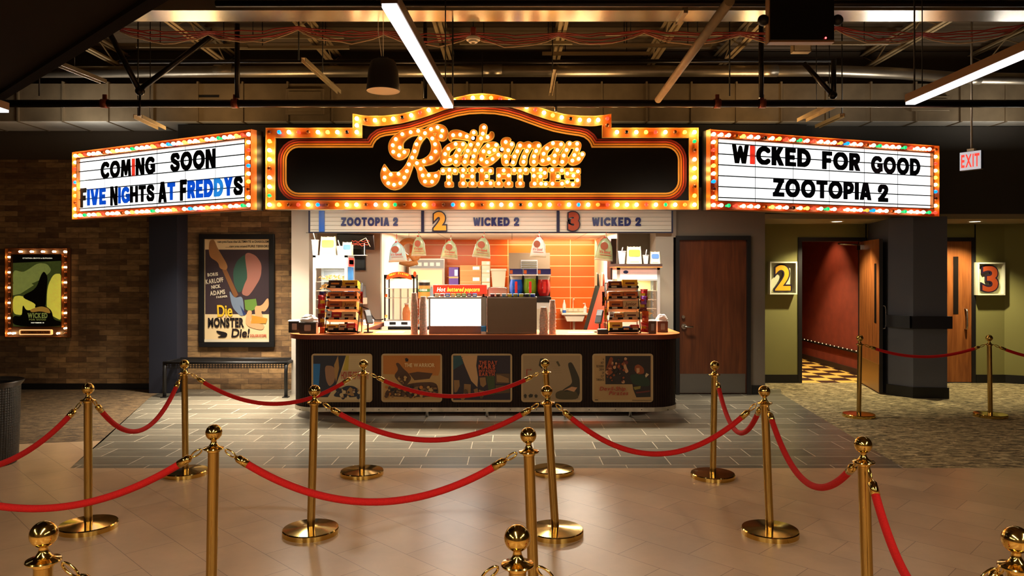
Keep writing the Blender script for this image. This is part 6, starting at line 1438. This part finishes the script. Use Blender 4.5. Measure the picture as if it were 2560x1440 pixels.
mb = MB(); a, b_ = 15*s3, 19*s3; mb.add([(-a,-a,0),(a,-a,0),(a,a,0),(-a,a,0),(-b_,-b_,zt),(b_,-b_,zt),(b_,b_,zt),(-b_,b_,zt)], [(3,2,1,0),(0,1,5,4),(1,2,6,5),(2,3,7,6),(3,0,4,7)]); mb.build('bin_body', M['cream'], t)
mb = MB(); mb.box(-b_-.012, b_+.012, -b_-.012, b_+.012, zt-.03, zt+.01); mb.build('lid', M['cream'], t, bevel=.008)
# vented machine
Yv = 12.6
t, w, h = bx('vented_machine', 'tall grey machine with a louvred vent behind the slush dispenser', 'ice machine', 1272, 1375, 632, 0, Yv, .7, mat('warm_grey_panel', (112,94,74), .45, .3), None, .008)
MB().box(-w*.21, w*.20, -.012, 0, h-.42, h-.12).build('vent_frame', M['grey'], t)
mb = MB()
for k in range(9): mb.box(-w*.19, w*.18, -.022, -.012, h-.41+.031*k, h-.395+.031*k)
mb.build('vent_louvre', mat('dark_louvre', (70,62,40), .5), t)
# slush machine
Ys_ = 11.6; s3 = Ys_/F; zb_ = ZZ(756, Ys_)
t, w, h = bx('slush_stand', 'white cabinet under the slush dispenser', 'cabinet', 1273, 1377, 756, 0, Ys_, .55, M['white']); MB().box(-w*.45, w*.45, -.01, 0, .1, h-.1).build('door', M['cream'], t)
t = thing('slush_dispenser', 'slush dispenser with blue, green and red bowls', 'slush machine', (XX(1325.5, Ys_), Ys_, zb_)); w = 105*s3; hb = ZZ(742, Ys_)-zb_; hl = ZZ(686, Ys_)-zb_; ht = ZZ(672, Ys_)-zb_
MB().box(-w/2, w/2, -.02, .5, 0, hb).build('base', M['black'], t, bevel=.01); MB().box(-w/2, w/2, .32, .5, hb, hl).build('back_housing', M['dark'], t)
for k, (nm, cc) in enumerate((('blue', (14,84,190)), ('green', (120,160,30)), ('red', (170,26,26)))):
    x = -w/3+k*w/3; r = w/6*.94
    m_ = mat(nm+'_slush', cc, .12, spec=.7)
    mb = MB(); mb.T = TR(x, .15, 0); mb.lathe([(0,hb+.01),(r*.7,hb+.012),(r,hb+.09),(r*1.02,hb+.17),(r*.86,hb+(.27 if k != 1 else .31))], 22); mb.lathe([(r*.86,hb+(.27 if k != 1 else .31)),(0,hb+(.27 if k != 1 else .31))], 22)
    bowl = mb.build('slush_bowl', m_, t); bowl['label'] = nm+' slush bowl'
    mb = MB(); mb.T = TR(x, .15, 0); mb.lathe([(r*.88,hb+.27),(r*.92,hl-.03),(r*.92,hl)], 22); mb.build('clear_top', mat('cloudy_plastic', (214,206,190), .15, trans=.5, ior=1.1), bowl)
    MB().box(x-w/6*.95, x+w/6*.95, .0, .3, hl-.02, hl).build('bowl_lid', M['white'], t)
    MB().box(x-w/6*.95, x+w/6*.95, .0, .02, hl, ht).build('header_card', mat('blue_header_card', (40,44,120), .4), t); MB().box(x-w/6*.9, x-w/6*.5, -.002, 0, hl+.01, ht-.02).build('card_print', CB['copper'], t)
    mb = MB(); mb.box(x-.02, x+.02, -.03, .0, hb+.06, hb+.24); mb.build('tap_handle', CB['red'], t, bevel=.006)
# sink with its tap, bottle and soap
Yk2 = 13.55; s3 = Yk2/F; c = W(1438, 783, Yk2)
t = thing('hand_sink', 'white wall mounted hand sink on the orange tiled wall', 'sink', (c[0], 13.6, c[2])); w = 66*s3
mb = MB(); mb.box(-w/2, w/2, 0, .5, -.04, 0); mb.prism([(-w*.40,-.04),(w*.40,-.04),(w*.30,-.16),(-w*.30,-.16)][::-1], .03, .42); mb.box(-w/2, w/2, .44, .5, 0, .06); mb.build('basin', mat('sink_enamel', (226,214,190), .25), t, bevel=.008)
mb = MB(); mb.tube([(0,.42,.0),(0,.42,.20),(0,.38,.27),(0,.26,.27),(0,.22,.24)], .010, 10); mb.tube([(-.10,.44,.02),(-.10,.44,.06)], .014, 8); mb.tube([(.10,.44,.02),(.10,.44,.06)], .014, 8); mb.build('tap', M['chrome'], t)
mb = MB(); mb.tube([(0,.22,-.16),(0,.22,-.40),(0,.30,-.46),(0,.5,-.46)], .022, 10); mb.build('drain_pipe', M['cream'], t)
t = thing('spray_bottle', 'clear bottle with a blue base at the sink corner', 'bottle', (c[0]-w*.40, 13.66, c[2]+.001)); MB().lathe([(0,0),(.035,0),(.035,.05)], 16).build('blue_base', CB['blue'], t); MB().lathe([(.034,.05),(.030,.15),(.012,.21),(.012,.24),(0,.24)], 16).build('bottle_body', M['white'], t)
t = thing('soap_pump', 'white soap pump at the apron side of the sink', 'soap dispenser', (c[0]+w*.40, 13.66, c[2]+.001)); MB().lathe([(0,0),(.032,0),(.032,.10),(.012,.125),(.008,.16)], 16).build('bottle_body', M['white'], t); mb = MB(); mb.tube([(0,0,.16),(0,0,.175),(-.04,-.02,.172)], .008, 8); mb.build('pump_head', M['white'], t)
# aprons on the kitchen side wall
def apron(label, y0, y1, ztop, zbot, bulge, m, strap=True):
    t = thing('apron', label, 'apron', (1.565, (y0+y1)/2, zbot), 0, 'aprons hung on the kitchen wall'); h = ztop-zbot; hw = (y1-y0)/2
    N, K = 14, 10; vs = []
    for i in range(N+1):
        u = i/N; ww = hw*(.25+.75*min(1, u*1.6)) if strap else hw*(.5+.5*u)
        for k in range(K+1):
            v = k/K*2-1; vs.append((-.02-bulge*(.25+.75*u)*(1-abs(v)**2)-.02*math.sin(k*2.6)*u, v*ww, h*.80*(1-u) if strap else h*(1-u)))
    mb = MB(); mb.add(vs, [(i*(K+1)+k, i*(K+1)+k+1, (i+1)*(K+1)+k+1, (i+1)*(K+1)+k) for i in range(N) for k in range(K)], True); o = mb.build('cloth', m, t)
    mod = o.modifiers.new('thick', 'SOLIDIFY'); mod.thickness = .006
    if strap: mb = MB(); mb.tube([(-.03,-hw*.24,h*.79),(-.04,-.02,h),(-.03,hw*.24,h*.79)], .012, 6); mb.build('neck_strap', m, t)
    mb = MB(); mb.tube([(0,0,h),(-.05,0,h),(-.06,0,h+.03)], .008, 6); mb.build('hook', M['white'], t)
apron('dark green apron hanging on the kitchen side wall', 12.75, 13.55, 1.70, .70, .27, mat('dark_green_cloth', (38,40,30), .85))
apron('orange red apron hanging nearest on the kitchen side wall', 11.95, 12.75, 1.70, .72, .30, mat('orange_red_cloth', (176,56,26), .85))
apron('small bright red cloth hanging beside the sink', 13.55, 13.95, 1.15, .75, .12, mat('bright_red_cloth', (186,30,24), .85), False)
apron('black jacket hanging at the end of the apron row', 11.12, 11.5, 1.40, .98, .07, mat('black_cloth', (28,26,24), .9), False)
t = thing('wall_cabinet', 'narrow dark wall cabinet beside the last treat bag', 'cabinet', (1.52, 11.35, 1.62)); MB().box(-.03, .05, -.22, .22, 0, .62).build('cabinet_body', mat('dark_brown_cabinet', (46,26,20), .5), t, bevel=.004); MB().box(-.035, -.03, -.20, .20, .03, .59).build('door', mat('darker_cabinet_door', (36,20,16), .4), t)
carton('small tan carton on a bracket under the dark wall cabinet', 1529, 1543, 660, ZZ(678,11.2), 11.15, .12, M['kraft'])
